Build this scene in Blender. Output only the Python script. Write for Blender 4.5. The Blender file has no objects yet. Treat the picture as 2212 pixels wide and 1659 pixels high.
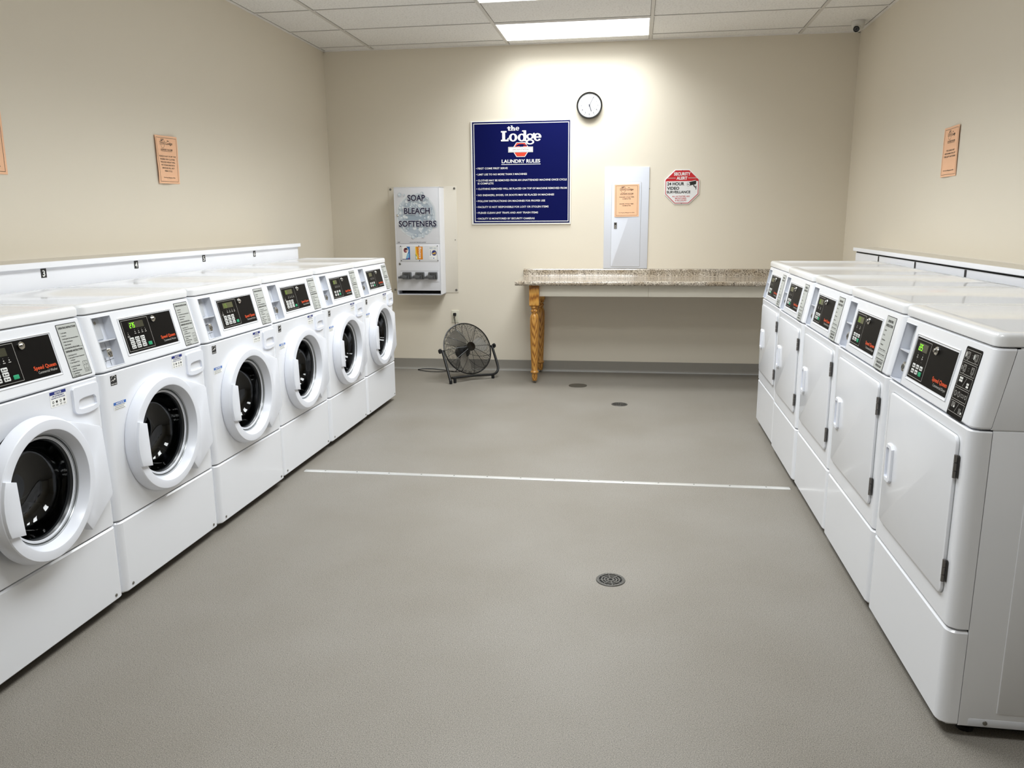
import bpy, bmesh, math, random
from mathutils import Vector, Matrix
random.seed(7)
PI = math.pi
sc = bpy.context.scene
COL = sc.collection

# ------------------------------------------------------------------ camera
CAM_F, CAM_H = 1702.93, 1.3854
YAW, PITCH, ROLL = math.radians(8.871), math.radians(11.796), math.radians(-0.421)
cy, sy, cp, sp = math.cos(YAW), math.sin(YAW), math.cos(PITCH), math.sin(PITCH)
fwd = Vector((-sy*cp, cy*cp, -sp)); rgt = Vector((cy, sy, 0)); upv = rgt.cross(fwd)
r2 = rgt*math.cos(ROLL) + upv*math.sin(ROLL); u2 = upv*math.cos(ROLL) - rgt*math.sin(ROLL)
cam = bpy.data.cameras.new('camera'); cam_o = bpy.data.objects.new('camera', cam); COL.objects.link(cam_o)
cam.sensor_fit = 'HORIZONTAL'; cam.sensor_width = 36; cam.lens = CAM_F/2212*36; cam.clip_start = 0.02
cam_o.matrix_world = Matrix(((r2.x, u2.x, -fwd.x, 0), (r2.y, u2.y, -fwd.y, 0), (r2.z, u2.z, -fwd.z, CAM_H), (0, 0, 0, 1)))
sc.camera = cam_o
# ------------------------------------------------------------------ world and exposure
wld = bpy.data.worlds.new('world'); sc.world = wld; wld.use_nodes = True
wld.node_tree.nodes['Background'].inputs[0].default_value = (0.02, 0.02, 0.02, 1)
sc.view_settings.view_transform = 'Standard'; sc.view_settings.look = 'None'
sc.view_settings.gamma = 1.0; sc.view_settings.use_curve_mapping = False
sc.view_settings.exposure = 0.0
LIGHT = 3.0                                    # glow of the troffer lenses
LAMP_W, LAMP_SPREAD = 26.5, 140                # watts and beam angle of the lamp in each troffer
LIGHT_ROWS = (0, 2, 4, 6, 9)                 # ceiling rows that hold a troffer
sc.cycles.max_bounces = 10; sc.cycles.diffuse_bounces = 5; sc.cycles.glossy_bounces = 4
sc.cycles.transparent_max_bounces = 12; sc.cycles.caustics_reflective = False; sc.cycles.caustics_refractive = False
sc.cycles.sample_clamp_indirect = 6.0

# ------------------------------------------------------------------ room numbers
XL, XR, YBL, YBR, ZC = -2.7986, 1.7665, 7.1481, 7.2309, 2.8648
YF = -1.6
W = 0.683
XW, YW = -1.8368, 5.863          # washers: front plane and far end
XD, YD = 0.8411, 5.475           # dryers
BX0, BY0, TW, TD = -2.3398, 7.0127, 1.2101, 0.605

# ------------------------------------------------------------------ materials
def srgb(c):
    if isinstance(c, str):
        c = c.lstrip('#'); c = tuple(int(c[i:i+2], 16)/255 for i in (0, 2, 4))
    return tuple(x/12.92 if x <= 0.04045 else ((x+0.055)/1.055)**2.4 for x in c)
MATS = {}
def pm(name, col, rough=0.5, metal=0.0, spec=0.5, coat=0.0, var=0.03, scale=30.0, bump=0.0, bscale=200.0, emit=None, estr=0):
    m = bpy.data.materials.new(name); m.use_nodes = True; nt = m.node_tree; b = nt.nodes['Principled BSDF']
    c = srgb(col)
    tc = nt.nodes.new('ShaderNodeTexCoord')
    nz = nt.nodes.new('ShaderNodeTexNoise'); nz.inputs['Scale'].default_value = scale; nz.inputs['Detail'].default_value = 3
    nt.links.new(tc.outputs['Object'], nz.inputs['Vector'])
    mx = nt.nodes.new('ShaderNodeMix'); mx.data_type = 'RGBA'
    mx.inputs[6].default_value = tuple(x*(1-var) for x in c)+(1,); mx.inputs[7].default_value = tuple(min(1, x*(1+var)) for x in c)+(1,)
    nt.links.new(nz.outputs['Fac'], mx.inputs[0]); nt.links.new(mx.outputs[2], b.inputs['Base Color'])
    b.inputs['Roughness'].default_value = rough; b.inputs['Metallic'].default_value = metal
    b.inputs['Specular IOR Level'].default_value = spec; b.inputs['Coat Weight'].default_value = coat
    b.inputs['Coat Roughness'].default_value = 0.05
    if bump:
        n2 = nt.nodes.new('ShaderNodeTexNoise'); n2.inputs['Scale'].default_value = bscale; n2.inputs['Detail'].default_value = 4
        nt.links.new(tc.outputs['Object'], n2.inputs['Vector'])
        bp = nt.nodes.new('ShaderNodeBump'); bp.inputs['Strength'].default_value = bump; bp.inputs['Distance'].default_value = 0.002
        nt.links.new(n2.outputs['Fac'], bp.inputs['Height']); nt.links.new(bp.outputs['Normal'], b.inputs['Normal'])
    if emit is not None:
        b.inputs['Emission Color'].default_value = srgb(emit)+(1,); b.inputs['Emission Strength'].default_value = estr
    MATS[name] = m; return m
def ramp(nt, stops):
    r = nt.nodes.new('ShaderNodeValToRGB'); e = r.color_ramp.elements
    while len(e) < len(stops): e.new(0.5)
    for i, (p, c) in enumerate(stops): e[i].position = p; e[i].color = srgb(c)+(1,)
    return r

pm('enamel', '#e7e9ee', 0.22, coat=0.3, var=0.01, scale=4)
pm('plastic_white', '#e7eaf2', 0.28, var=0.01, scale=6)
pm('enamel_top', '#e9eaec', 0.14, coat=0.25, var=0.01, scale=3)
pm('recess_white', '#d9dce3', 0.35, var=0.02)
pm('ledge_white', '#eeeff3', 0.35, var=0.015, scale=6)
pm('ledge_top', '#cfc9bd', 0.45, var=0.05, scale=12)
pm('black_gloss', '#0d0c0b', 0.18, var=0.05)
pm('black_panel', '#0b0908', 0.45, spec=0.1, var=0.06, scale=900)
pm('black_matte', '#101010', 0.5, var=0.1)
pm('black_metal', '#0c0c0c', 0.33, var=0.1)
pm('blade_grey', '#a09b90', 0.5, var=0.05)
pm('rubber', '#0a0a0a', 0.75, var=0.1)
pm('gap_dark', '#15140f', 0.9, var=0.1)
pm('chrome', '#c8c8c6', 0.16, metal=1.0, var=0.03)
pm('steel_dull', '#8e8c86', 0.38, metal=1.0, var=0.1, scale=80)
pm('drum_steel', '#6a6a6c', 0.3, metal=1.0, var=0.1, scale=20)
pm('hinge_steel', '#7a7774', 0.45, metal=0.8, var=0.15, scale=90)
pm('gasket_grey', '#a2a5a8', 0.28, metal=0.3, var=0.05)
pm('gasket_dark', '#26282a', 0.3, var=0.05)
pm('key_grey', '#dcdddb', 0.45, var=0.03)
pm('key_green', '#1d9a6c', 0.45, var=0.04)
pm('strip_grey', '#b9bcb8', 0.4, var=0.02)
pm('strip_silver', '#b8babd', 0.35, var=0.02)
pm('print_black', '#1c1b1b', 0.5, var=0.03)
pm('print_white', '#f2f2ee', 0.45, var=0.01)
pm('print_light', '#b9b7b2', 0.45, var=0.02)
pm('print_orange', '#e0501e', 0.45, var=0.03)
pm('print_navy', '#1b2a78', 0.45, var=0.03)
pm('print_blue', '#2b66b8', 0.45, var=0.03)
pm('print_red', '#c1242c', 0.4, var=0.03)
pm('lcd', '#3a3a2c', 0.25, var=0.05)
pm('digit_green', '#7ddf1c', 0.5, emit='#86ff18', estr=1.1)
pm('digit_dim', '#5d7a22', 0.5, emit='#88b81c', estr=0.35)
pm('lcd_lit', '#45472c', 0.3, emit='#8c9140', estr=0.08)
pm('sign_blue', '#040b49', 0.5, spec=0.1, var=0.03, scale=5)
pm('sign_red', '#d8442e', 0.35, var=0.03)
pm('sign_white', '#f1f0ec', 0.3, var=0.01)
pm('octagon_white', '#e6e6e6', 0.3, var=0.01)
pm('paper_orange', '#f7c49e', 0.75, var=0.03, scale=14)
pm('panel_white', '#d8dce6', 0.4, var=0.01, scale=8)
pm('vend_white', '#dfe0e5', 0.32, var=0.01, scale=8)
pm('vend_plate', '#dad3c5', 0.4, var=0.015, scale=8)
pm('vend_clear', '#dcdde0', 0.15, coat=0.5, var=0.01)
pm('slide_grey', '#6e7073', 0.35, metal=0.7, var=0.12, scale=60)
pm('bubble_a', '#dde2e6', 0.32); pm('bubble_b', '#c8d1d9', 0.32); pm('bubble_c', '#b0bcc8', 0.32); pm('bubble_d', '#9dacba', 0.32); pm('bubble_hi', '#f2f7f9', 0.3)
pm('ink_navy', '#14163c', 0.35); pm('ink_halo', '#c6c8d2', 0.35)
pm('pack_blue', '#2f6fb4', 0.3); pm('pack_sky', '#86b9dc', 0.3); pm('pack_rose', '#8a4450', 0.3); pm('pack_hair', '#3f1f26', 0.3); pm('pack_skin', '#d8a898', 0.4)
pm('pack_orange', '#e08a12', 0.3); pm('pack_yellow', '#f0c435', 0.3); pm('pack_green', '#6b8a2c', 0.3)
pm('outlet_ivory', '#d9d6c4', 0.35, var=0.02)
pm('cream_paint', '#e2ddcf', 0.5, var=0.02, scale=6)
pm('alu_and_toe_glint', '#dcdcda', 0.30, metal=0.55, var=0.05, scale=50)  # metal of the floor strip, also the painted highlight on the cove toe
pm('drain_iron', '#53514d', 0.45, metal=0.4, var=0.2, scale=120)
pm('drain_hole', '#0b0b0a', 0.9)
pm('cover_dark', '#3b372f', 0.4, var=0.2, scale=60)
pm('base_vinyl', '#8e8a82', 0.45, var=0.03, scale=10)
pm('camera_white', '#d9d7d2', 0.35, var=0.02)
pm('tbar_white', '#eceae7', 0.5, var=0.02)
pm('tbar_grey', '#d3d0cb', 0.5)
pm('reveal_shade', '#6f6b64', 0.8)
pm('clock_face', '#f4f4f6', 0.4, var=0.01)
pm('clock_ink', '#23263c', 0.5)

def wall_mat():
    m = pm('wall_paint', '#e1d9c9', 0.6, spec=0.3, var=0.012, scale=2.5, bump=0.12, bscale=350); return m
wall_mat()
def floor_mat():
    m = bpy.data.materials.new('floor_vinyl'); m.use_nodes = True; nt = m.node_tree; b = nt.nodes['Principled BSDF']
    tc = nt.nodes.new('ShaderNodeTexCoord')
    n1 = nt.nodes.new('ShaderNodeTexNoise'); n1.inputs['Scale'].default_value = 380; n1.inputs['Detail'].default_value = 2; n1.inputs['Roughness'].default_value = 0.6
    n2 = nt.nodes.new('ShaderNodeTexNoise'); n2.inputs['Scale'].default_value = 1.6; n2.inputs['Detail'].default_value = 5
    n3 = nt.nodes.new('ShaderNodeTexNoise'); n3.inputs['Scale'].default_value = 300; n3.inputs['Detail'].default_value = 1
    for n in (n1, n2, n3): nt.links.new(tc.outputs['Object'], n.inputs['Vector'])
    r1 = ramp(nt, [(0.30, '#5c5852'), (0.43, '#7e7a73'), (0.56, '#8b867e'), (0.70, '#a8a39b')])
    nt.links.new(n1.outputs['Fac'], r1.inputs[0])
    r3 = ramp(nt, [(0.30, '#57534d'), (0.37, '#ffffff')]); nt.links.new(n3.outputs['Fac'], r3.inputs[0])
    m1 = nt.nodes.new('ShaderNodeMix'); m1.data_type = 'RGBA'; m1.blend_type = 'MULTIPLY'; m1.inputs[0].default_value = 0.55
    nt.links.new(r1.outputs[0], m1.inputs[6]); nt.links.new(r3.outputs[0], m1.inputs[7])
    r2_ = ramp(nt, [(0.3, '#f0eeea'), (0.7, '#ffffff')]); nt.links.new(n2.outputs['Fac'], r2_.inputs[0])
    m2 = nt.nodes.new('ShaderNodeMix'); m2.data_type = 'RGBA'; m2.blend_type = 'MULTIPLY'; m2.inputs[0].default_value = 1.0
    nt.links.new(m1.outputs[2], m2.inputs[6]); nt.links.new(r2_.outputs[0], m2.inputs[7])
    nt.links.new(m2.outputs[2], b.inputs['Base Color'])
    b.inputs['Roughness'].default_value = 0.5; b.inputs['Specular IOR Level'].default_value = 0.3
    bp = nt.nodes.new('ShaderNodeBump'); bp.inputs['Strength'].default_value = 0.10; bp.inputs['Distance'].default_value = 0.001
    nt.links.new(n1.outputs['Fac'], bp.inputs['Height']); nt.links.new(bp.outputs['Normal'], b.inputs['Normal'])
    MATS['floor_vinyl'] = m
floor_mat()
def tile_mat():
    m = bpy.data.materials.new('ceiling_tile'); m.use_nodes = True; nt = m.node_tree; b = nt.nodes['Principled BSDF']
    tc = nt.nodes.new('ShaderNodeTexCoord')
    n1 = nt.nodes.new('ShaderNodeTexNoise'); n1.inputs['Scale'].default_value = 75; n1.inputs['Detail'].default_value = 4; n1.inputs['Roughness'].default_value = 0.7
    nt.links.new(tc.outputs['Object'], n1.inputs['Vector'])
    r1 = ramp(nt, [(0.30, '#d0cecb'), (0.45, '#ecebe9'), (0.6, '#f2f1ef')]); nt.links.new(n1.outputs['Fac'], r1.inputs[0])
    nt.links.new(r1.outputs[0], b.inputs['Base Color']); b.inputs['Roughness'].default_value = 0.9
    bp = nt.nodes.new('ShaderNodeBump'); bp.inputs['Strength'].default_value = 0.35; bp.inputs['Distance'].default_value = 0.002
    nt.links.new(n1.outputs['Fac'], bp.inputs['Height']); nt.links.new(bp.outputs['Normal'], b.inputs['Normal'])
    MATS['ceiling_tile'] = m
tile_mat()
def granite_mat():
    m = bpy.data.materials.new('granite_laminate'); m.use_nodes = True; nt = m.node_tree; b = nt.nodes['Principled BSDF']
    tc = nt.nodes.new('ShaderNodeTexCoord')
    n1 = nt.nodes.new('ShaderNodeTexNoise'); n1.inputs['Scale'].default_value = 105; n1.inputs['Detail'].default_value = 5; n1.inputs['Roughness'].default_value = 0.75
    n2 = nt.nodes.new('ShaderNodeTexNoise'); n2.inputs['Scale'].default_value = 9; n2.inputs['Detail'].default_value = 3
    for n in (n1, n2): nt.links.new(tc.outputs['Object'], n.inputs['Vector'])
    r1 = ramp(nt, [(0.34, '#2b2723'), (0.42, '#6f665a'), (0.49, '#ada396'), (0.57, '#cbc2b3'), (0.68, '#dcd5c9')]); nt.links.new(n1.outputs['Fac'], r1.inputs[0])
    r2_ = ramp(nt, [(0.35, '#cfc4b2'), (0.65, '#ffffff')]); nt.links.new(n2.outputs['Fac'], r2_.inputs[0])
    mx = nt.nodes.new('ShaderNodeMix'); mx.data_type = 'RGBA'; mx.blend_type = 'MULTIPLY'; mx.inputs[0].default_value = 0.8
    nt.links.new(r1.outputs[0], mx.inputs[6]); nt.links.new(r2_.outputs[0], mx.inputs[7])
    nt.links.new(mx.outputs[2], b.inputs['Base Color']); b.inputs['Roughness'].default_value = 0.16; b.inputs['Coat Weight'].default_value = 0.3
    MATS['granite_laminate'] = m
granite_mat()
def wood_mat():
    m = bpy.data.materials.new('oak_varnish'); m.use_nodes = True; nt = m.node_tree; b = nt.nodes['Principled BSDF']
    tc = nt.nodes.new('ShaderNodeTexCoord'); mp = nt.nodes.new('ShaderNodeMapping'); mp.inputs['Scale'].default_value = (1, 1, 0.09)
    nt.links.new(tc.outputs['Object'], mp.inputs['Vector'])
    wv = nt.nodes.new('ShaderNodeTexWave'); wv.wave_type = 'RINGS'; wv.rings_direction = 'X'; wv.inputs['Scale'].default_value = 48; wv.inputs['Distortion'].default_value = 4
    wv.inputs['Detail'].default_value = 3; wv.inputs['Detail Scale'].default_value = 1.6
    nt.links.new(mp.outputs[0], wv.inputs['Vector'])
    r1 = ramp(nt, [(0.0, '#84521f'), (0.28, '#ad7630'), (0.65, '#bf893d'), (1.0, '#c8954a')]); nt.links.new(wv.outputs['Fac'], r1.inputs[0])
    nt.links.new(r1.outputs[0], b.inputs['Base Color']); b.inputs['Roughness'].default_value = 0.3
    MATS['oak_varnish'] = m
wood_mat()
def thin_glass(name, tint, ior=1.5, rough=0.0):
    m = bpy.data.materials.new(name); m.use_nodes = True; nt = m.node_tree
    for n in list(nt.nodes): nt.nodes.remove(n)
    out = nt.nodes.new('ShaderNodeOutputMaterial'); mix = nt.nodes.new('ShaderNodeMixShader')
    tr = nt.nodes.new('ShaderNodeBsdfTransparent'); gl = nt.nodes.new('ShaderNodeBsdfGlossy'); fr = nt.nodes.new('ShaderNodeFresnel')
    tr.inputs[0].default_value = tint+(1,); gl.inputs['Roughness'].default_value = rough; gl.inputs[0].default_value = (1, 1, 1, 1); fr.inputs[0].default_value = ior
    nt.links.new(fr.outputs[0], mix.inputs[0]); nt.links.new(tr.outputs[0], mix.inputs[1]); nt.links.new(gl.outputs[0], mix.inputs[2]); nt.links.new(mix.outputs[0], out.inputs[0])
    MATS[name] = m
thin_glass('glass_tinted', (0.30, 0.31, 0.33), 1.5)
thin_glass('glass_clear', (0.99, 0.99, 0.99), 1.15)
def lens_mat():
    m = bpy.data.materials.new('light_lens'); m.use_nodes = True; nt = m.node_tree; b = nt.nodes['Principled BSDF']
    b.inputs['Base Color'].default_value = (0.9, 0.9, 0.9, 1); b.inputs['Emission Color'].default_value = (0.95, 0.985, 1.0, 1); b.inputs['Emission Strength'].default_value = LIGHT
    MATS['light_lens'] = m
lens_mat()

# ------------------------------------------------------------------ geometry helpers
class Fr:                                     # a flat frame: origin, right, up, outward
    def __init__(s, O, U, V, N): s.O, s.U, s.V, s.N = Vector(O), Vector(U), Vector(V), Vector(N)
    def p(s, u, v, d=0.0): return s.O + s.U*u + s.V*v + s.N*d
def rrect(x0, y0, x1, y1, r, n=5):
    r = min(r, (x1-x0)/2-1e-5, (y1-y0)/2-1e-5); P = []
    for cx, cy_, a in ((x1-r, y0+r, -90), (x1-r, y1-r, 0), (x0+r, y1-r, 90), (x0+r, y0+r, 180)):
        for i in range(n+1):
            t = math.radians(a+90*i/n); P.append((cx+r*math.cos(t), cy_+r*math.sin(t)))
    return P
def inset(P, d):
    n = len(P); R = []
    for i in range(n):
        a, b, c = Vector(P[i-1]), Vector(P[i]), Vector(P[(i+1) % n])
        e1 = (b-a); e2 = (c-b)
        if e1.length < 1e-9: e1 = e2
        if e2.length < 1e-9: e2 = e1
        e1.normalize(); e2.normalize()
        n1 = Vector((-e1.y, e1.x)); n2 = Vector((-e2.y, e2.x)); m = n1+n2
        if m.length < 1e-6: m = n1
        m.normalize(); k = d/max(0.35, m.dot(n1)); R.append((b.x+m.x*k, b.y+m.y*k))
    return R
GLY = {}
def glyph(s, bold=0.0):
    k = (s, bold)
    if k not in GLY:
        cu = bpy.data.curves.new('t', 'FONT'); cu.body = s; cu.size = 1; cu.offset = bold; cu.resolution_u = 2 if bold < 0.025 else 4; cu.fill_mode = 'BOTH'
        ob = bpy.data.objects.new('t', cu); me = ob.to_mesh()
        vs = [(v.co.x, v.co.y) for v in me.vertices]; fs = [tuple(p.vertices) for p in me.polygons]
        nz = [p.normal.z for p in me.polygons]
        fs = [f if z > 0 else tuple(reversed(f)) for f, z in zip(fs, nz)]
        ob.to_mesh_clear(); bpy.data.objects.remove(ob); bpy.data.curves.remove(cu)
        GLY[k] = (vs, fs)
    return GLY[k]
CAPH = 0.729
class MB:
    def __init__(s): s.v = []; s.f = []; s.mi = []; s.mats = []; s.caps = set()
    def m(s, name):
        if name not in s.mats: s.mats.append(name)
        return s.mats.index(name)
    def add(s, vs, fs, mat):
        o = len(s.v); k = s.m(mat); s.v += [Vector(v) for v in vs]
        for f in fs: s.f.append(tuple(o+i for i in f)); s.mi.append(k)
        return s
    def loft(s, rings, mat, cap0=True, cap1=True, closed=True):
        n = len(rings[0]); vs = [p for r in rings for p in r]; fs = []
        for j in range(len(rings)-1):
            for i in range(n if closed else n-1):
                a = j*n+i; b = j*n+(i+1) % n; fs.append((a, b, b+n, a+n))
        o = len(s.f)
        if cap0: s.caps.add(o+len(fs)); fs.append(tuple(range(n-1, -1, -1)))
        if cap1: s.caps.add(o+len(fs)); fs.append(tuple((len(rings)-1)*n+i for i in range(n)))
        return s.add(vs, fs, mat)
    def box(s, x0, x1, y0, y1, z0, z1, mat, b=0.0):
        if b: return s.prism(Fr((0, 0, 0), (1, 0, 0), (0, 1, 0), (0, 0, 1)), [(x0, y0), (x1, y0), (x1, y1), (x0, y1)], z0, z1, mat, b, b)
        c = [(x0, y0, z0), (x1, y0, z0), (x1, y1, z0), (x0, y1, z0), (x0, y0, z1), (x1, y0, z1), (x1, y1, z1), (x0, y1, z1)]
        return s.add(c, [(3, 2, 1, 0), (4, 5, 6, 7), (0, 1, 5, 4), (1, 2, 6, 5), (2, 3, 7, 6), (3, 0, 4, 7)], mat)
    def prism(s, fr, P, d0, d1, mat, b1=0.0, b0=0.0, cap0=True):
        R = []
        if b0: R.append([fr.p(x, y, d0) for x, y in inset(P, b0)]); R.append([fr.p(x, y, d0+b0) for x, y in P])
        else: R.append([fr.p(x, y, d0) for x, y in P])
        if b1:
            R.append([fr.p(x, y, d1-b1) for x, y in P])
            R.append([fr.p(x, y, d1-b1*0.3) for x, y in inset(P, b1*0.3)]); R.append([fr.p(x, y, d1) for x, y in inset(P, b1)])
        else: R.append([fr.p(x, y, d1) for x, y in P])
        return s.loft(R, mat, cap0, True)
    def poly(s, fr, P, d, mat): return s.add([fr.p(x, y, d) for x, y in P], [tuple(range(len(P)))], mat)
    def rect(s, fr, x0, y0, x1, y1, d, mat): return s.poly(fr, [(x0, y0), (x1, y0), (x1, y1), (x0, y1)], d, mat)
    def frame(s, fr, x0, y0, x1, y1, w, d, mat):
        s.rect(fr, x0, y0, x1, y0+w, d, mat); s.rect(fr, x0, y1-w, x1, y1, d, mat)
        s.rect(fr, x0, y0+w, x0+w, y1-w, d, mat); s.rect(fr, x1-w, y0+w, x1, y1-w, d, mat); return s
    def line(s, fr, a, b, w, d, mat):
        a = Vector(a); b = Vector(b); e = (b-a).normalized()*w/2; n = Vector((-e.y, e.x))
        return s.poly(fr, [tuple(a-n), tuple(b-n), tuple(b+n), tuple(a+n)], d, mat)
    def disc(s, fr, cx, cy_, r, d, mat, n=24, ry=None):
        ry = ry or r
        return s.poly(fr, [(cx+r*math.cos(2*PI*i/n), cy_+ry*math.sin(2*PI*i/n)) for i in range(n)], d, mat)
    def ring(s, fr, cx, cy_, r0, r1, d, mat, n=32, a0=0, a1=360, q0=None, q1=None):
        q0 = q0 or r0; q1 = q1 or r1; full = abs(a1-a0) >= 359.9; k = n if full else n+1; vs = []
        for i in range(k):
            t = math.radians(a0+(a1-a0)*i/n); vs += [fr.p(cx+r0*math.cos(t), cy_+q0*math.sin(t), d), fr.p(cx+r1*math.cos(t), cy_+q1*math.sin(t), d)]
        fs = [(2*i, 2*i+1, (2*(i+1)+1) % (2*k), (2*(i+1)) % (2*k)) for i in range(n)]
        return s.add(vs, fs, mat)
    def lathe(s, fr, cx, cy_, prof, mat, n=48, cap0=False, cap1=False, a0=0, a1=360):
        rings = []
        for r, d in prof: rings.append([fr.p(cx+r*math.cos(2*PI*i/n), cy_+r*math.sin(2*PI*i/n), d) for i in range(n)])
        return s.loft(rings, mat, cap0, cap1)
    def tube(s, path, r, mat, n=8, closed=False, cap=True):
        P = [Vector(p) for p in path]; rings = []; up = Vector((0, 0, 1)); prev = None
        for i, p in enumerate(P):
            if closed: t = P[(i+1) % len(P)]-P[i-1]
            else: t = P[min(i+1, len(P)-1)]-P[max(i-1, 0)]
            t.normalize()
            if prev is None:
                a = t.cross(up);
                if a.length < 0.05: a = t.cross(Vector((1, 0, 0)))
            else: a = prev-t*prev.dot(t)
            a.normalize(); prev = a; b = t.cross(a)
            rings.append([p+a*r*math.cos(2*PI*k/n)+b*r*math.sin(2*PI*k/n) for k in range(n)])
        if closed: rings.append(rings[0]); return s.loft(rings, mat, False, False)
        return s.loft(rings, mat, cap, cap)
    def text(s, fr, t, u, v, h, d, mat, w=None, al='L', bold=0.02, rot=0, sh=0.0, vs_=1.0):
        # h is the capital height; w squeezes or stretches the line to that width
        g, fs = glyph(t, bold)
        if not g: return s
        x0 = min(p[0] for p in g); x1 = max(p[0] for p in g); k = h/CAPH; kx = (w/(x1-x0)) if w else k
        off = {'L': 0, 'C': -(x1-x0)*kx/2, 'R': -(x1-x0)*kx}[al]; c, q = math.cos(rot), math.sin(rot); vs = []
        for x, y in g:
            X = (x-x0)*kx+off+sh*y*k; Y = y*k; vs.append(fr.p(u+X*c-Y*q, v+X*q+Y*c, d))
        return s.add(vs, fs, mat)
def join_path(*segs): return [p for s_ in segs for p in s_]
def mesh_of(name, mb, origin=(0, 0, 0), flat=False):
    me = bpy.data.meshes.new(name); o = Vector(origin)
    me.from_pydata([tuple(v-o) for v in mb.v], [], mb.f)
    for k in mb.mats: me.materials.append(MATS[k])
    me.polygons.foreach_set('material_index', mb.mi)
    if not flat:
        me.polygons.foreach_set('use_smooth', [len(f) < 5 and i not in mb.caps for i, f in enumerate(mb.f)]); me.set_sharp_from_angle(angle=math.radians(28))
    me.update(); return me
CACHE = {}
def part(name, fn, parent, key=None, label=None, origin=None):
    """one mesh object under its thing (or part); equal keys share mesh data"""
    if key is not None and key in CACHE: me = CACHE[key]
    else:
        mb = fn() if callable(fn) else fn
        o = origin if origin is not None else ((0, 0, 0))
        me = mesh_of(name, mb, o)
        if key is not None: CACHE[key] = me
    ob = bpy.data.objects.new(name, me); COL.objects.link(ob); ob.parent = parent
    if label: ob['label'] = label
    return ob
def thing(name, label, cat, loc=(0, 0, 0), rotz=0.0, group=None):
    o = bpy.data.objects.new(name, None); COL.objects.link(o); o.location = loc; o.rotation_euler = (0, 0, rotz)
    o.empty_display_size = 0.1
    o['label'] = label; o['category'] = cat
    if group: o['group'] = group
    return o
def solo(name, mb, label, cat, loc=(0, 0, 0), group=None):
    ob = bpy.data.objects.new(name, mesh_of(name, mb, loc)); COL.objects.link(ob); ob.location = loc
    ob['label'] = label; ob['category'] = cat
    if group: ob['group'] = group
    return ob
def struct(name, mb, parent=None, loc=(0, 0, 0)):
    ob = bpy.data.objects.new(name, mesh_of(name, mb, loc)); COL.objects.link(ob); ob.location = loc
    if parent is not None: ob.parent = parent
    ob['kind'] = 'structure'
    return ob
IDF = Fr((0, 0, 0), (1, 0, 0), (0, 1, 0), (0, 0, 1))

# ------------------------------------------------------------------ the room
wdir = Vector((XR-XL, YBR-YBL, 0)).normalized()
def yback(x): return YBL+(x-XL)/(XR-XL)*(YBR-YBL)
BW = Fr((0, yback(0), 0), wdir, (0, 0, 1), (wdir.y, -wdir.x, 0))           # the back wall, facing the room
LW = Fr((XL, 0, 0), (0, 1, 0), (0, 0, 1), (1, 0, 0))                       # the left wall: u = world y
RW = Fr((XR, 0, 0), (0, -1, 0), (0, 0, 1), (-1, 0, 0))                     # the right wall: u = -world y
T = 0.12
def quadwall(P, n, h):                                                     # a wall of thickness T behind the line P0-P1
    mb = MB(); a, b = Vector(P[0]), Vector(P[1]); n = Vector(n)*T
    c = [a, b, b+n, a+n]; z = Vector((0, 0, h)); vs = c+[p+z for p in c]
    mb.add(vs, [(3, 2, 1, 0), (4, 5, 6, 7), (0, 1, 5, 4), (1, 2, 6, 5), (2, 3, 7, 6), (3, 0, 4, 7)], 'wall_paint'); return mb
mb = MB(); mb.box(XL-T, XR+T, YF-T, 7.24+T, -0.1, 0, 'floor_vinyl'); struct('floor', mb)
struct('wall_left', quadwall([(XL, YF-T, 0), (XL, YBL, 0)], (-1, 0, 0), ZC+0.1))
struct('wall_right', quadwall([(XR, YF-T, 0), (XR, YBR, 0)], (1, 0, 0), ZC+0.1))
struct('wall_back', quadwall([(XL-T, yback(XL-T), 0), (XR+T, yback(XR+T), 0)], -BW.N, ZC+0.1))
struct('wall_front', quadwall([(XL, YF, 0), (XR, YF, 0)], (0, -1, 0), ZC+0.1))
mb = MB(); mb.box(XL-T, XR+T, YF-T, 7.24+T, ZC, ZC+0.1, 'ceiling_tile'); ceil = struct('ceiling', mb)
mb = MB()
for j in range(4):
    x = BX0+j*TW; mb.box(x-0.012, x+0.012, YF, yback(x)-0.001, ZC-0.006, ZC+0.002, 'tbar_grey'); mb.box(x-0.015, x+0.015, YF, yback(x)-0.001, ZC-0.0008, ZC+0.002, 'reveal_shade')  # wider grey strips paint a shadow line along each ceiling bar
rows = int((BY0-YF)/TD)+1
for j in range(rows):
    y = BY0-j*TD; mb.box(XL+0.001, XR-0.001, y-0.010, y+0.010, ZC-0.0050, ZC+0.002, 'tbar_white'); mb.box(XL+0.001, XR-0.001, y-0.0145, y+0.0145, ZC-0.0007, ZC+0.002, 'reveal_shade')
mb.box(XL, XL+0.024, YF, YBL, ZC-0.0008, ZC+0.002, 'reveal_shade'); mb.box(XR-0.024, XR, YF, YBR, ZC-0.0008, ZC+0.002, 'reveal_shade'); mb.box(XL, XL+0.02, YF, YBL, ZC-0.007, ZC+0.002, 'tbar_white'); mb.box(XR-0.02, XR, YF, YBR, ZC-0.007, ZC+0.002, 'tbar_white')
mb.prism(BW, [(XL, ZC-0.007), (XR, ZC-0.007), (XR, ZC), (XL, ZC)], 0, 0.02, 'tbar_white')
struct('ceiling_grid', mb, ceil)
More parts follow.
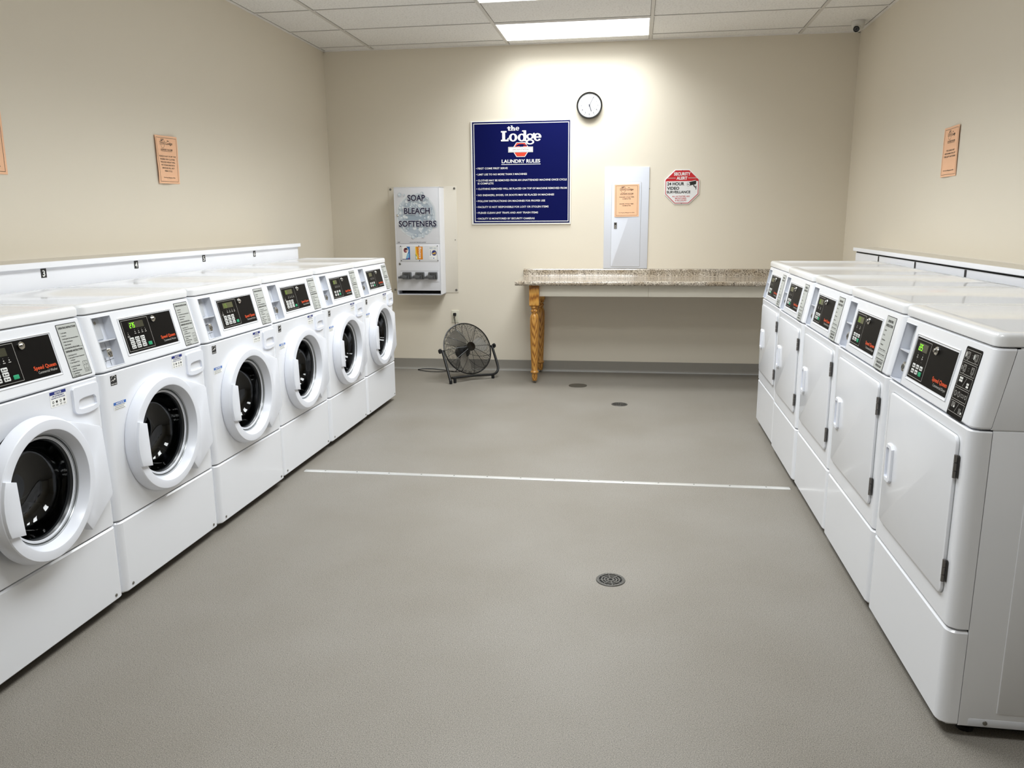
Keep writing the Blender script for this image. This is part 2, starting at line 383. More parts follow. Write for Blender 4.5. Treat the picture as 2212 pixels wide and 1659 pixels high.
# cove base: a thin vinyl strip whose toe curves on to the floor
def cove(fr, u0, u1):
    prof = [(0.0, 0.0), (0.016, 0.0), (0.013, 0.004), (0.007, 0.012), (0.004, 0.025), (0.003, 0.098), (0.0, 0.100)]
    mb = MB(); mb.loft([[fr.p(u, z, d) for d, z in prof] for u in (u0, u1)], 'base_vinyl'); return mb
bb = cove(BW, XL/wdir.x, XR/wdir.x)
for u0, u1 in ((-2.7, 1.7),):
    bb.rect(BW, u0, 0.0, u1, 0.011, 0.0165, 'alu_and_toe_glint')  # pale metallic strip painted in as the highlight along the cove toe
struct('baseboard_back', bb)
struct('baseboard_left', cove(LW, YF, YBL)); struct('baseboard_right', cove(RW, -YBR, -YF))

# ------------------------------------------------------------------ machines
KW, KD = 0.237, 0.190                                                      # lean of the two control panels
def plan(x0, x1, y0, y1, r, n=6):                                          # outline with the two front corners rounded
    P = [(x1, y1), (x0, y1)]
    for i in range(n+1): t = math.radians(180+90*i/n); P.append((x0+r+r*math.cos(t), y0+r+r*math.sin(t)))
    for i in range(n+1): t = math.radians(270+90*i/n); P.append((x1-r+r*math.cos(t), y0+r+r*math.sin(t)))
    return P
def panel_shell(mb, x0, x1, z0, z1, mat, r=0.03, back=0.05, hole=None, lean=0.0, zref=0.0, b=0.004, rect_holes=()):
    """front panel with rounded side edges; the flat middle may have one round hole or rectangular holes"""
    sh = lambda z: (z-zref)*lean
    F = lambda x, y, z: Vector((x, y+sh(z), z))
    n = 6
    left = [(x0, back)]+[(x0+r-r*math.cos(math.radians(90*i/n)), r-r*math.sin(math.radians(90*i/n))) for i in range(n+1)]
    right = [(x1-r+r*math.sin(math.radians(90*i/n)), r-r*math.cos(math.radians(90*i/n))) for i in range(n+1)]+[(x1, back)]
    zs = [z0, z0+b, z1-b, z1]
    def ins(k): return b if k in (0, 3) else 0.0
    for P, s_ in ((left, 1), (right, -1)):
        rings = []
        for k, z in enumerate(zs):
            rings.append([F(x+(ins(k)*s_*0.7 if abs(x-(x0 if s_ > 0 else x1)) < r*0.5 else 0), y+(ins(k) if y < r*0.5 else 0), z) for x, y in P])
        vs = [p for rr in rings for p in rr]; m = len(P); fs = []
        for j in range(3):
            for i in range(m-1): a = j*m+i; fs.append((a, a+1, a+1+m, a+m))
        mb.add(vs, fs, mat)
    xa, xb = x0+r, x1-r
    # bevelled strips at top and bottom
    for (za, ya, zb, yb) in ((z0, b, z0+b, 0), (z1-b, 0, z1, b)):
        mb.add([F(xa, ya, za), F(xb, ya, za), F(xb, yb, zb), F(xa, yb, zb)], [(0, 1, 2, 3)], mat)
    # returns going back
    for z, fl in ((z0, 1), (z1, 0)):
        P = [F(x+(b*0.7 if x < x0+r*0.5 else (-b*0.7 if x > x1-r*0.5 else 0)), y+(b if y < r*0.5 else 0), z) for x, y in left+right]
        mb.add(P, [tuple(range(len(P)))] if fl == 0 else [tuple(reversed(range(len(P))))], mat)
    zl, zh = z0+b, z1-b
    if hole:
        cx, cz, R = hole; N = 96; circ = []; outer = []
        corners = [math.atan2(z-cz, x-cx) % (2*PI) for x, z in ((xa, zl), (xb, zl), (xb, zh), (xa, zh))]
        angs = [2*PI*i/N for i in range(N)]
        for c_ in corners:
            k = min(range(N), key=lambda i: abs(((angs[i]-c_+PI) % (2*PI))-PI)); angs[k] = c_
        for a in angs:
            dx, dz = math.cos(a), math.sin(a); t = 1e9
            if dx > 1e-9: t = min(t, (xb-cx)/dx)
            if dx < -1e-9: t = min(t, (xa-cx)/dx)
            if dz > 1e-9: t = min(t, (zh-cz)/dz)
            if dz < -1e-9: t = min(t, (zl-cz)/dz)
            circ.append(F(cx+R*dx, 0, cz+R*dz)); outer.append(F(cx+t*dx, 0, cz+t*dz))
        inner = [p+Vector((0, 0.03, 0)) for p in circ]
        mb.add(outer+circ+inner, [(i, (i+1) % N, N+(i+1) % N, N+i) for i in range(N)]+[(N+i, N+(i+1) % N, 2*N+(i+1) % N, 2*N+i) for i in range(N)], mat)
    else:
        xs = sorted({xa, xb}|{v for h in rect_holes for v in (h[0], h[1])}); zz = sorted({zl, zh}|{v for h in rect_holes for v in (h[2], h[3])})
        for i in range(len(xs)-1):
            for j in range(len(zz)-1):
                mx, mz = (xs[i]+xs[i+1])/2, (zz[j]+zz[j+1])/2
                if any(h[0] < mx < h[1] and h[2] < mz < h[3] for h in rect_holes): continue
                mb.add([F(xs[i], 0, zz[j]), F(xs[i+1], 0, zz[j]), F(xs[i+1], 0, zz[j+1]), F(xs[i], 0, zz[j+1])], [(0, 1, 2, 3)], mat)
    return mb
def slant_frame(zc, k): return Fr((0, -zc*k, 0), (1, 0, 0), (0, k, 1), Vector((0, -1, k)).normalized())
def front_frame(): return Fr((0, 0, 0), (1, 0, 0), (0, 0, 1), (0, -1, 0))
FF = front_frame()
def recess(mb, fr, u0, v0, u1, v1, depth, mat):
    a = [(u0, v0), (u1, v0), (u1, v1), (u0, v1)]
    vs = [fr.p(u, v, 0) for u, v in a]+[fr.p(u, v, -depth) for u, v in a]
    return mb.add(vs, [(0, 4, 5, 1), (1, 5, 6, 2), (2, 6, 7, 3), (3, 7, 4, 0), (4, 7, 6, 5)], mat)
def seven(mb, fr, s_, u, v, h, d, mat):                                    # seven-segment digits
    seg = {'0': 'abcdef', '1': 'bc', '2': 'abged', '5': 'afgcd', '7': 'abc', '8': 'abcdefg', '3': 'abgcd'}
    w = h*0.40; t = h*0.13
    for ch in s_:
        L = {'a': ((0, h), (w, h)), 'b': ((w, h), (w, h/2)), 'c': ((w, h/2), (w, 0)), 'd': ((0, 0), (w, 0)), 'e': ((0, h/2), (0, 0)), 'f': ((0, h), (0, h/2)), 'g': ((0, h/2), (w, h/2))}
        for k in seg[ch]:
            a, b = L[k]; mb.line(fr, (u+a[0]+0.12*a[1], v+a[1]), (u+b[0]+0.12*b[1], v+b[1]), t, d, mat)
        u += w*1.62
    return mb
def key_mesh(fr, u, v, mat, w=0.0245, h=0.0125, dots=True):
    mb = MB(); mb.prism(fr, rrect(u-w/2, v-h/2, u+w/2, v+h/2, 0.002, 2), 0.0004, 0.0022, mat, 0.0006)
    if dots:
        mb.rect(fr, u-w*0.34, v-h*0.22, u-w*0.14, v+h*0.22, 0.0024, 'print_black'); mb.rect(fr, u-w*0.05, v-h*0.12, u+w*0.36, v+h*0.10, 0.0024, 'print_black')
    return mb
def control_common(root, kind, keys, digits, dim, fr, zc, zl, lean, comp, bez, blk, sub, striprect, pict):
    """control panel part and its sub-parts"""
    def fascia():
        mb = MB(); panel_shell(mb, 0.001, W-0.001, zc+0.002, zl-0.002, 'enamel', r=0.028, back=0.045, lean=lean, zref=zc, b=0.005, rect_holes=[comp])
        # bezel: a raised rim around the black fascia
        u0, u1, v0, v1 = bez
        for a, b_ in (((u0, v0), (u1, v0)), ((u1, v0), (u1, v1)), ((u1, v1), (u0, v1)), ((u0, v1), (u0, v0))):
            mb.tube([fr.p(*a, 0.0008), fr.p(*b_, 0.0008)], 0.0022, 'enamel', 6)
        return mb
    cpn = part('control_panel', fascia, root, kind+'cpn')
    def comp_m():
        mb = MB(); recess(mb, fr, comp[0], comp[2], comp[1], comp[3], 0.034, 'recess_white'); mid = (comp[2]+comp[3])/2+0.006
        for a, b_ in (((comp[0], comp[2]), (comp[1], comp[2])), ((comp[1], comp[2]), (comp[1], comp[3])), ((comp[1], comp[3]), (comp[0], comp[3])), ((comp[0], comp[3]), (comp[0], comp[2]))):
            mb.tube([fr.p(*a, 0.0), fr.p(*b_, 0.0)], 0.0016, 'recess_white', 6)
        return mb
    cmp_ = part('coin_recess', comp_m, root, kind+'cmp', 'open service recess beside the display')
    mid = (comp[2]+comp[3])/2+0.006; cu = (comp[0]+comp[1])/2
    def shelf():
        mb = MB(); P = [fr.p(comp[0], mid, -0.003), fr.p(comp[1], mid, -0.003), fr.p(comp[1], mid, -0.0335), fr.p(comp[0], mid, -0.0335)]
        mb.loft([P, [p+Vector((0, 0, -0.004)) for p in P]], 'recess_white'); return mb
    part('shelf', shelf, cmp_, kind+'shelf')
    def plate():
        mb = MB(); mb.prism(fr, [(comp[0]+0.004, mid+0.006), (comp[0]+0.074, mid+0.006), (comp[0]+0.074, comp[3]-0.004), (comp[0]+0.004, comp[3]-0.004)], -0.0335, -0.028, 'strip_silver', 0.0015)
        mb.disc(fr, comp[0]+0.050, comp[3]-0.017, 0.006, -0.0276, 'steel_dull', 16)
        mb.line(fr, (comp[0]+0.075, comp[2]+0.004), (comp[0]+0.075, mid-0.008), 0.0012, -0.0333, 'print_black')
        mb.line(fr, (comp[0]+0.040, comp[2]+0.022), (comp[1]-0.004, comp[2]+0.026), 0.0012, -0.0333, 'print_black'); return mb
    part('blank_plate', plate, cmp_, kind+'plate', 'grey blanking plate')
    def lock():
        mb = MB(); lu = comp[0]+0.047 if kind == 'w' else comp[0]+0.072; lv = comp[2]+0.048
        mb.prism(fr, rrect(lu-0.013, lv-0.016, lu+0.013, lv+0.016, 0.006, 4), -0.0335, -0.004, 'chrome', 0.003)
        mb.lathe(fr, lu, lv, [(0.0085, -0.005), (0.0085, -0.001), (0.007, -0.0005), (0.0, -0.0005)], 'steel_dull', 20); mb.rect(fr, lu-0.0012, lv-0.004, lu+0.0012, lv+0.004, 0.0, 'print_black')
        return mb
    part('coin_lock', lock, cmp_, kind+'lock', 'chrome lock')
    def blackm():
        mb = MB(); u0, u1, v0, v1 = blk; mb.prism(fr, [(u0, v0), (u1, v0), (u1, v1), (u0, v1)], -0.002, 0.0008, 'black_panel')
        x0, x1, y0, y1 = sub; mb.frame(fr, x0, y0, x1, y1, 0.0011, 0.0011, 'print_light')
        pu = x0+(x1-x0)*0.46
        for i in range(4 if kind == 'w' else 2):
            a = (x0+(x1-x0)*(0.40+0.135*i)) if kind == 'w' else x0+(x1-x0)*(0.30+0.34*i)
            zz = y0+(y1-y0)*0.60; mb.disc(fr, a, zz+0.006, 0.0009, 0.0011, 'print_light', 8); mb.disc(fr, a, zz-0.001, 0.0024, 0.0011, 'print_light', 8); mb.rect(fr, a-0.005, zz-0.0085, a+0.005, zz-0.0062, 0.0011, 'print_light')
            if kind != 'w':
                for q in range(3): mb.disc(fr, a, zz-0.004-0.007*q, 0.0011, 0.0011, 'print_light', 8)
        a = x0+(x1-x0)*0.13; zz = y0+(y1-y0)*0.56
        if keys == 9:
            mb.disc(fr, a, zz+0.005, 0.0011, 0.0011, 'print_light', 8); mb.disc(fr, a, zz-0.001, 0.002, 0.0011, 'print_light', 8)
            mb.rect(fr, a-0.006, zz-0.0085, a+0.006, zz-0.0065, 0.0011, 'print_light'); mb.rect(fr, a-0.007, zz-0.0125, a+0.007, zz-0.0105, 0.0011, 'print_light')
        return mb
    blk_o = part('black_fascia', blackm, cpn, kind+'blk%d' % keys, 'black display fascia')
    x0, x1, y0, y1 = sub
    # display window
    if keys == 9: d0, d1 = x0+(x1-x0)*0.24, x0+(x1-x0)*0.80
    elif kind == 'w': d0, d1 = x0+(x1-x0)*0.28, x0+(x1-x0)*0.66
    else: d0, d1 = x0+(x1-x0)*0.20, x0+(x1-x0)*0.82
    dv = y0+(y1-y0)*0.735; dh = 0.021
    def disp():
        mb = MB(); mb.rect(fr, d0, dv-0.003, d1, dv+dh, 0.0012, 'lcd' if not dim else 'lcd_lit')
        if digits: seven(mb, fr, digits, d0+0.004, dv, 0.0165, 0.0016, 'digit_green' if not dim else 'digit_dim')
        return mb
    part('display', disp, cpn, kind+'disp'+str(digits)+str(keys)+str(dim), 'price readout in green digits' if digits else 'unlit price readout')
    ks = []
    if keys == 9:
        for r_ in range(3):
            for c_ in range(3): ks.append((x0+(x1-x0)*(0.20+0.205*c_), y0+(y1-y0)*(0.375-0.125*r_)))
        st = (x0+(x1-x0)*0.835, y0+(y1-y0)*0.13); kw = 0.0245
    elif kind == 'w':
        for r_ in range(2):
            for c_ in range(3):
                if r_ == 1 and c_ == 2: continue
                ks.append((x0+(x1-x0)*(0.24+0.235*c_), y0+(y1-y0)*(0.30-0.155*r_)))
        st = (x0+(x1-x0)*0.71, y0+(y1-y0)*0.145); kw = 0.022
    else:
        for r_ in range(2):
            for c_ in range(3):
                if r_ == 1 and c_ == 2: continue
                ks.append((x0+(x1-x0)*(0.25+0.255*c_), y0+(y1-y0)*(0.30-0.145*r_)))
        st = (x0+(x1-x0)*0.76, y0+(y1-y0)*0.15); kw = 0.0215
    for i, (a, b_) in enumerate(ks): part('button', lambda a=a, b_=b_: key_mesh(fr, a, b_, 'key_grey', kw, 0.0125), cpn, kind+'key%d_%d' % (keys, i))
    part('start_button', lambda: key_mesh(fr, st[0], st[1], 'key_green', 0.022, 0.013, False), cpn, kind+'start%d' % keys, 'green start button')
    def klock():
        mb = MB(); lu, lv = blk[0]+(blk[1]-blk[0])*(0.605 if kind == 'w' else 0.56), blk[2]+(blk[3]-blk[2])*0.855
        mb.lathe(fr, lu, lv, [(0.0125, 0.0), (0.0125, 0.005), (0.011, 0.007), (0.0, 0.007)], 'chrome', 24); mb.lathe(fr, lu, lv, [(0.0055, 0.0065), (0.0055, 0.012), (0.0045, 0.013), (0, 0.013)], 'chrome', 16)
        mb.rect(fr, lu-0.0008, lv-0.0035, lu+0.0008, lv+0.0035, 0.0133, 'print_black'); return mb
    part('key_lock', klock, cpn, kind+'klock')
    def logo():
        mb = MB(); uR = blk[1]-0.010; vB = blk[2]+(blk[3]-blk[2])*0.205; w_ = (blk[1]-blk[0])*(0.30 if kind == 'w' else 0.345)
        mb.text(fr, 'Speed Queen', uR, vB, 0.0125, 0.0012, 'print_orange', w=w_, al='R', bold=0.018)
        mb.text(fr, 'Commercial Washer' if kind == 'w' else 'Commercial Dryer', uR, vB-0.0135, 0.0085, 0.0012, 'print_light', w=w_*0.86, al='R', bold=0.0); return mb
    part('brand_lettering', logo, cpn, kind+'logo', 'orange and grey lettering')
    s0, s1, t0, t1 = striprect
    def strip():
        mb = MB()
        if pict:
            mb.prism(fr, rrect(s0, t0, s1, t1, 0.006, 4), 0.0, 0.0012, 'black_panel')
            n = 5; hh = (t1-t0-0.014)/n; mg = 0.006
            for i in range(n):
                vt = t1-0.007-hh*i; vb = vt-hh+0.004; mb.frame(fr, s0+mg, vb, s1-mg, vt, 0.0009, 0.0014, 'print_light')
                um = (s0+s1)/2; vm = (vt+vb)/2
                if i in (0, 1):
                    for k_, a in enumerate((um-0.024, um+0.026)):
                        mb.frame(fr, a-0.008, vm-0.008, a+0.008, vm+0.009, 0.0011, 0.0014, 'print_light'); mb.frame(fr, a-0.0045, vm-0.0045, a+0.0045, vm+0.0055, 0.0008, 0.0014, 'print_light')
                        mb.line(fr, (a-0.004, vm-0.0115), (a+0.004, vm-0.0115), 0.0009, 0.0014, 'print_light')
                        if i == 0: mb.disc(fr, a-0.0145, vm+0.001, 0.0045, 0.0014, 'print_light' if k_ == 0 else 'strip_grey', 14, ry=0.0075)
                    if i == 1: mb.ring(fr, um-0.040, vm, 0.003, 0.0045, 0.0014, 'print_light', 12)
                    for q in (-1, 1): mb.disc(fr, um+0.001, vm+0.003*q, 0.0009, 0.0014, 'print_light', 8)
                elif i in (2, 4):
                    mb.line(fr, (um-0.006, vm-0.012), (um+0.008, vm+0.012), 0.0009, 0.0014, 'print_light')
                    for (cx, cy_, nn) in ((um-0.024, vm+0.004, 3), (um+0.026, vm-0.005, 2)):
                        for q in range(nn):
                            for rr in range(2):
                                c_ = (cx-0.007+0.0072*q, cy_+0.004-0.0072*rr)
                                if i == 2: mb.disc(fr, c_[0], c_[1], 0.0032, 0.0014, 'print_white', 12)
                                else: mb.ring(fr, c_[0], c_[1], 0.0023, 0.0033, 0.0014, 'print_light', 12)
                        if i == 4: mb.disc(fr, cx+0.008, cy_-0.003, 0.0034, 0.0014, 'print_white', 12)
                else:
                    for q, a in enumerate((um-0.032, um-0.010, um+0.012, um+0.033)):
                        if q == 2: mb.frame(fr, a-0.006, vm-0.004, a+0.006, vm+0.004, 0.001, 0.0014, 'print_light')
                        else: mb.ring(fr, a, vm, 0.0042, 0.0056, 0.0014, 'print_light', 14, q0=0.0062 if q < 2 else None, q1=0.0076 if q < 2 else None)
                        if q < 3: mb.line(fr, (a+0.008, vm-0.006), (a+0.012, vm+0.006), 0.0008, 0.0014, 'print_light')
            return mb
        mb.prism(fr, rrect(s0, t0, s1, t1, 0.003, 3), 0.0, 0.0010, 'print_black'); mb.prism(fr, rrect(s0+0.0022, t0+0.0022, s1-0.0022, t1-0.0022, 0.002, 3), 0.0, 0.0013, 'strip_grey')
        cx = (s0+s1)/2; wd = s1-s0
        if kind == 'w':
            mb.text(fr, 'OPERATING INSTRUCTIONS', cx, t1-0.016, 0.0066, 0.0017, 'print_black', w=wd*0.86, al='C', bold=0.03)
            for i, (tx, ww) in enumerate((('1. Load Laundry', 0.30), ('2. Close Door', 0.25), ('3. Add Supplies (See Instructions Below)', 0.80), ('4. Make Cycle Selection', 0.47), ('5. Make Payment', 0.34), ('6. Press Start (Door Must be Closed)', 0.70))):
                mb.text(fr, tx, s0+wd*0.10, t1-0.031-0.0098*i, 0.0042, 0.0017, 'print_black', w=wd*ww, bold=0.02)
            sv = t0+(t1-t0)*0.54; mb.rect(fr, s0+0.002, sv, s1-0.002, sv+0.001, 0.0016, 'print_black')
            mb.text(fr, 'DISPENSER INSTRUCTIONS', cx, sv-0.012, 0.0062, 0.0017, 'print_black', w=wd*0.84, al='C', bold=0.03)
            for i, (tx, ww, o_) in enumerate((('1. Open Dispenser Door', 0.46, 0), ('2. Load Supplies in Proper Compartment', 0.80, 0), ('as Indicated', 0.22, 0.07), ('3. Close Dispenser Door', 0.48, 0))):
                mb.text(fr, tx, s0+wd*(0.10+o_), sv-0.024-0.0082*i, 0.004, 0.0017, 'print_black', w=wd*ww, bold=0.02)
            for i, (tx, ww, o_) in enumerate((('A. Pre-Wash Detergent', 0.46, 0), ('(If Offered)', 0.2, 0.05), ('B. Main Wash Detergent', 0.48, 0), ('C. Liquid Bleach', 0.32, 0), ('D. Fabric Softener', 0.36, 0))):
                mb.text(fr, tx, s0+wd*(0.08+o_), sv-0.061-0.0078*i, 0.004, 0.0017, 'print_black', w=wd*ww, bold=0.02)
            g0, g1, h0, h1 = s0+wd*0.70, s0+wd*0.93, t0+0.010, t0+0.046
            mb.frame(fr, g0, h0, g1, h1, 0.0008, 0.0017, 'print_black'); mb.line(fr, ((g0+g1)/2, h0), ((g0+g1)/2, h1), 0.0008, 0.0017, 'print_black'); mb.line(fr, (g0, h0+0.011), (g1, h0+0.011), 0.0008, 0.0017, 'print_black')
            for q, (a, b_) in zip('ABCD', ((0.25, 0.6), (0.75, 0.6), (0.25, 0.08), (0.75, 0.08))): mb.text(fr, q, g0+(g1-g0)*a, h0+(h1-h0)*b_, 0.0045, 0.0017, 'print_black', al='C')
        else:
            mb.text(fr, 'OPERATING', cx, t1-0.021, 0.0085, 0.0017, 'print_black', w=wd*0.56, al='C', bold=0.03); mb.text(fr, 'INSTRUCTIONS', cx, t1-0.036, 0.0085, 0.0017, 'print_black', w=wd*0.72, al='C', bold=0.03)
            for i, (tx, ww) in enumerate((('1. Load Dryer', 0.24), ('2. Close Door', 0.20), ('3. Make Cycle Selection', 0.36), ('4. Make Payment', 0.30))): mb.text(fr, tx, s0+wd*0.10, t1-0.052-0.0165*i, 0.0048, 0.0017, 'print_black', w=wd*ww, bold=0.02)
            for i, tx in enumerate(('Press Start', 'Add Time as Needed', 'Remove Laundry Promptly')):
                vv = t1-0.117-0.0165*i; mb.rect(fr, s0+0.002, vv-0.004, s1-0.002, vv-0.0033, 0.0016, 'print_black'); mb.text(fr, tx, s0+wd*0.10, vv, 0.0042, 0.0017, 'print_black', w=wd*0.7, bold=0.02)
            mb.rect(fr, s0+0.002, t0+0.036, s1-0.002, t0+0.0368, 0.0016, 'print_black')
            mb.text(fr, 'CLEAN LINT FILTER', cx, t0+0.022, 0.0075, 0.0017, 'print_black', w=wd*0.62, al='C', bold=0.03); mb.text(fr, 'AFTER EACH LOAD', cx, t0+0.010, 0.0075, 0.0017, 'print_black', w=wd*0.6, al='C', bold=0.03)
        return mb
    part('instruction_strip', strip, cpn, kind+'strip'+str(pict), 'black strip of white pictograms' if pict else 'grey strip of printed instructions')

def body_common(root, kind, zl, lean, zc):
    ytop = (zl-zc)*lean
    def cab():
        # sheet-metal shell, open behind the front panels
        mb = MB()
        for x in (0.004, W-0.009):
            f = Fr((x, 0, 0), (0, 1, 0), (0, 0, 1), (1, 0, 0))
            mb.prism(f, [(0.053, 0.036), (0.70, 0.036), (0.70, zl), (0.055+ytop, zl), (0.053, zc)], 0, 0.005, 'enamel')
        mb.box(0.009, W-0.009, 0.693, 0.70, 0.036, zl, 'enamel'); mb.box(0.009, W-0.009, 0.075, 0.693, 0.036, 0.040, 'gap_dark')
        mb.box(0.009, W-0.009, 0.10, 0.11, 0.040, 0.25, 'gap_dark'); mb.box(0.009, W-0.009, 0.13, 0.14, 0.845, zl, 'gap_dark'); return mb
    c = part('cabinet', cab, root, kind+'cab')
    def lid():
        mb = MB(); rings = []; h = 0.036; r = 0.014
        prof = [(0.004, zl+0.001), (0.0, zl+0.004), (0.0, zl+h-r)]+[(r-r*math.cos(math.radians(a)), zl+h-r+r*math.sin(math.radians(a))) for a in (22, 45, 67, 90)]+[(r+0.03, zl+h), (r+0.033, zl+h-0.0015)]
        for ins_, z in prof:
            rings.append([Vector((x, y, z)) for x, y in plan(0.0015+ins_, W-0.0015-ins_, ytop-0.004+ins_, 0.70-ins_, max(0.006, 0.03-ins_))])
        mb.loft(rings, 'enamel_top'); return mb
    part('top_panel', lid, root, kind+'lid')
    for i, (x, y) in enumerate(((0.05, 0.09), (W-0.05, 0.09), (0.05, 0.64), (W-0.05, 0.64))):
        part('foot', lambda x=x, y=y: MB().lathe(Fr((x, y, 0), (1, 0, 0), (0, 1, 0), (0, 0, 1)), 0, 0, [(0.022, 0), (0.022, 0.012), (0.008, 0.016), (0.008, 0.04)], 'rubber', 16, True, True), root, kind+'foot%d' % i)
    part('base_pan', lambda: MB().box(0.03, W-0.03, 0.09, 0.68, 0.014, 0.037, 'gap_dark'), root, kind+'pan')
    return c

DC, DZ = 0.317, 0.573                                                      # washer door centre
def washer(label, loc, keys, digits, dim=False, ajar=False, jit=0.0):
    zc, zf, zl = 0.8645, 0.3133, 1.0707; fr = slant_frame(zc, KW)
    t = thing('washing_machine', label, 'washing machine', (loc[0]+jit, loc[1], 0), PI/2, 'front-load washers along the left wall')
    body_common(t, 'w', zl, KW, zc)
    control_common(t, 'w', keys, digits, dim, fr, zc, zl, KW, (0.044, 0.146, 0.880, 1.056), (0.179, 0.516, 0.901, 1.037), (0.187, 0.510, 0.906, 1.032), (0.193, 0.353, 0.912, 1.027), (0.551, 0.648, 0.878, 1.055), False)
    part('front_panel', lambda: panel_shell(MB(), 0.001, W-0.001, zf+0.0035, zc-0.003, 'enamel', hole=(DC, DZ, 0.205), b=0.003), t, 'wfp')
    def kick():
        mb = panel_shell(MB(), 0.001, W-0.001, 0.036, zf-0.002, 'enamel', b=0.006); return mb
    k = part('kick_panel', kick, t, 'wkp')
    for i, x in enumerate((0.05, W-0.05)):
        part('screw', lambda x=x: MB().lathe(FF, x, 0.058, [(0.006, 0), (0.0055, 0.002), (0.0, 0.003)], 'steel_dull', 12), k, 'wscrew%d' % i)
    # detergent drawer with its hand hole
    def drawer():
        mb = MB(); u0, u1, v0, v1 = 0.531, 0.657, 0.757, 0.848
        P = [(u0+0.006, v0+0.004), (u0+0.03, v0-0.003), ((u0+u1)/2, v0-0.006), (u1-0.03, v0-0.003), (u1-0.006, v0+0.004), (u1, v0+0.014), (u1, v1-0.006), (u1-0.006, v1), (u0+0.006, v1), (u0, v1-0.006), (u0, v0+0.014)]
        h0, h1, w0, w1 = 0.550, 0.642, 0.770, 0.808
        Q = [(h0, w0+0.004), (h0+0.02, w0), (h1-0.02, w0), (h1, w0+0.004), (h1-0.003, w1-0.008), (h1-0.012, w1), (h0+0.03, w1), (h0+0.008, w1-0.004), (h0+0.003, w1-0.012)]
        n = 64
        def ray(Pl, a, c):
            d = Vector((math.cos(a), math.sin(a))); best = 0
            for i in range(len(Pl)):
                p, q = Vector(Pl[i])-c, Vector(Pl[(i+1) % len(Pl)])-c; e = q-p; den = d.x*e.y-d.y*e.x
                if abs(den) < 1e-12: continue
                tt = (p.x*e.y-p.y*e.x)/den; s_ = (p.x*d.y-p.y*d.x)/den
                if tt > 0 and -1e-6 <= s_ <= 1+1e-6: best = max(best, tt)
            return tuple(c+d*best)
        c = Vector(((h0+h1)/2, (w0+w1)/2)); out = [ray(P, 2*PI*i/n, c) for i in range(n)]; inn = [ray(Q, 2*PI*i/n, c) for i in range(n)]
        rings = [[FF.p(x, y, 0) for x, y in out], [FF.p(x, y, 0.006) for x, y in out], [FF.p(*(Vector(p)*0.985+c*0.015), 0.008) for p in out], [FF.p(x, y, 0.008) for x, y in inn],
                 [FF.p(*(Vector(p)*0.97+c*0.03), -0.006+0.0) for p in inn], [FF.p(c.x+(x-c.x)*0.92, c.y+(y-c.y)*0.85+0.003, -0.032) for x, y in inn]]
        mb.loft(rings, 'plastic_white', False, True); return mb
    part('detergent_drawer', drawer, t, 'wdrawer')
    # stickers
    def estar():
        mb = MB(); mb.rect(FF, 0.050, 0.8135, 0.085, 0.849, 0.0005, 'print_black'); mb.ring(FF, 0.0675, 0.835, 0.0125, 0.0138, 0.0009, 'print_white', 20, 25, 165)
        mb.line(FF, (0.053, 0.830), (0.066, 0.834), 0.0016, 0.0009, 'print_white'); mb.line(FF, (0.063, 0.829), (0.076, 0.836), 0.0016, 0.0009, 'print_white')
        S = [(0.0735+0.0052*(1 if i % 2 == 0 else 0.42)*math.sin(PI*i/5), 0.8355+0.0052*(1 if i % 2 == 0 else 0.42)*math.cos(PI*i/5)) for i in range(10)]
        mb.poly(FF, S[::-1], 0.0010, 'print_white'); mb.text(FF, 'ENERGY STAR', 0.0675, 0.8165, 0.004, 0.0009, 'print_white', w=0.030, al='C', bold=0.02); return mb
    part('efficiency_sticker', estar, t, 'westar', 'black square sticker with white star')
    def notice():
        mb = MB(); mb.rect(FF, 0.0525, 0.721, 0.1225, 0.7505, 0.0005, 'print_white'); mb.rect(FF, 0.0525, 0.740, 0.1225, 0.7505, 0.0008, 'print_blue'); mb.text(FF, 'NOTICE', 0.0875, 0.7422, 0.0068, 0.0011, 'print_white', w=0.044, al='C', bold=0.03)
        for i, w_ in enumerate((0.060, 0.052, 0.058)): mb.rect(FF, 0.056, 0.7355-0.0058*i, 0.056+w_, 0.7368-0.0058*i, 0.0009, 'print_light' if i == 3 else 'print_black')
        return mb
    part('notice_sticker', notice, t, 'wnotice', 'white sticker with a blue heading')
    def warn():
        mb = MB(); mb.rect(FF, 0.434, 0.8035, 0.507, 0.854, 0.0005, 'print_white'); mb.rect(FF, 0.434, 0.8435, 0.507, 0.854, 0.0008, 'print_navy'); mb.text(FF, 'NOTICE', 0.4705, 0.8455, 0.0062, 0.0011, 'print_white', w=0.030, al='C', bold=0.03)
        mb.text(FF, 'HE DETERGENT', 0.4705, 0.8370, 0.0038, 0.0009, 'print_navy', w=0.054, al='C', bold=0.03); mb.text(FF, 'REQUIRED IN THIS WASHER', 0.4705, 0.8305, 0.0036, 0.0009, 'print_navy', w=0.062, al='C', bold=0.02)
        for a, q in ((0.446, 0), (0.462, 1), (0.480, 2), (0.496, 3)):
            if q % 2: mb.disc(FF, a, 0.820, 0.0042, 0.0009, 'print_black', 12)
            else: mb.ring(FF, a, 0.820, 0.0026, 0.0042, 0.0009, 'print_black', 12)
            mb.rect(FF, a-0.005, 0.8105, a+0.005, 0.8115, 0.0009, 'print_black'); mb.rect(FF, a-0.005, 0.8075, a+0.005, 0.8085, 0.0009, 'print_black')
        return mb
    part('detergent_sticker', warn, t, 'wwarn', 'white sticker with navy heading and small pictures')
    # drum behind the glass
    def drum():
        mb = MB(); mb.lathe(FF, DC, DZ, [(0.205, -0.012), (0.20, -0.03), (0.255, -0.06), (0.262, -0.10), (0.262, -0.38), (0.25, -0.40), (0.12, -0.41), (0.0, -0.405)], 'drum_steel', 64)
        return mb
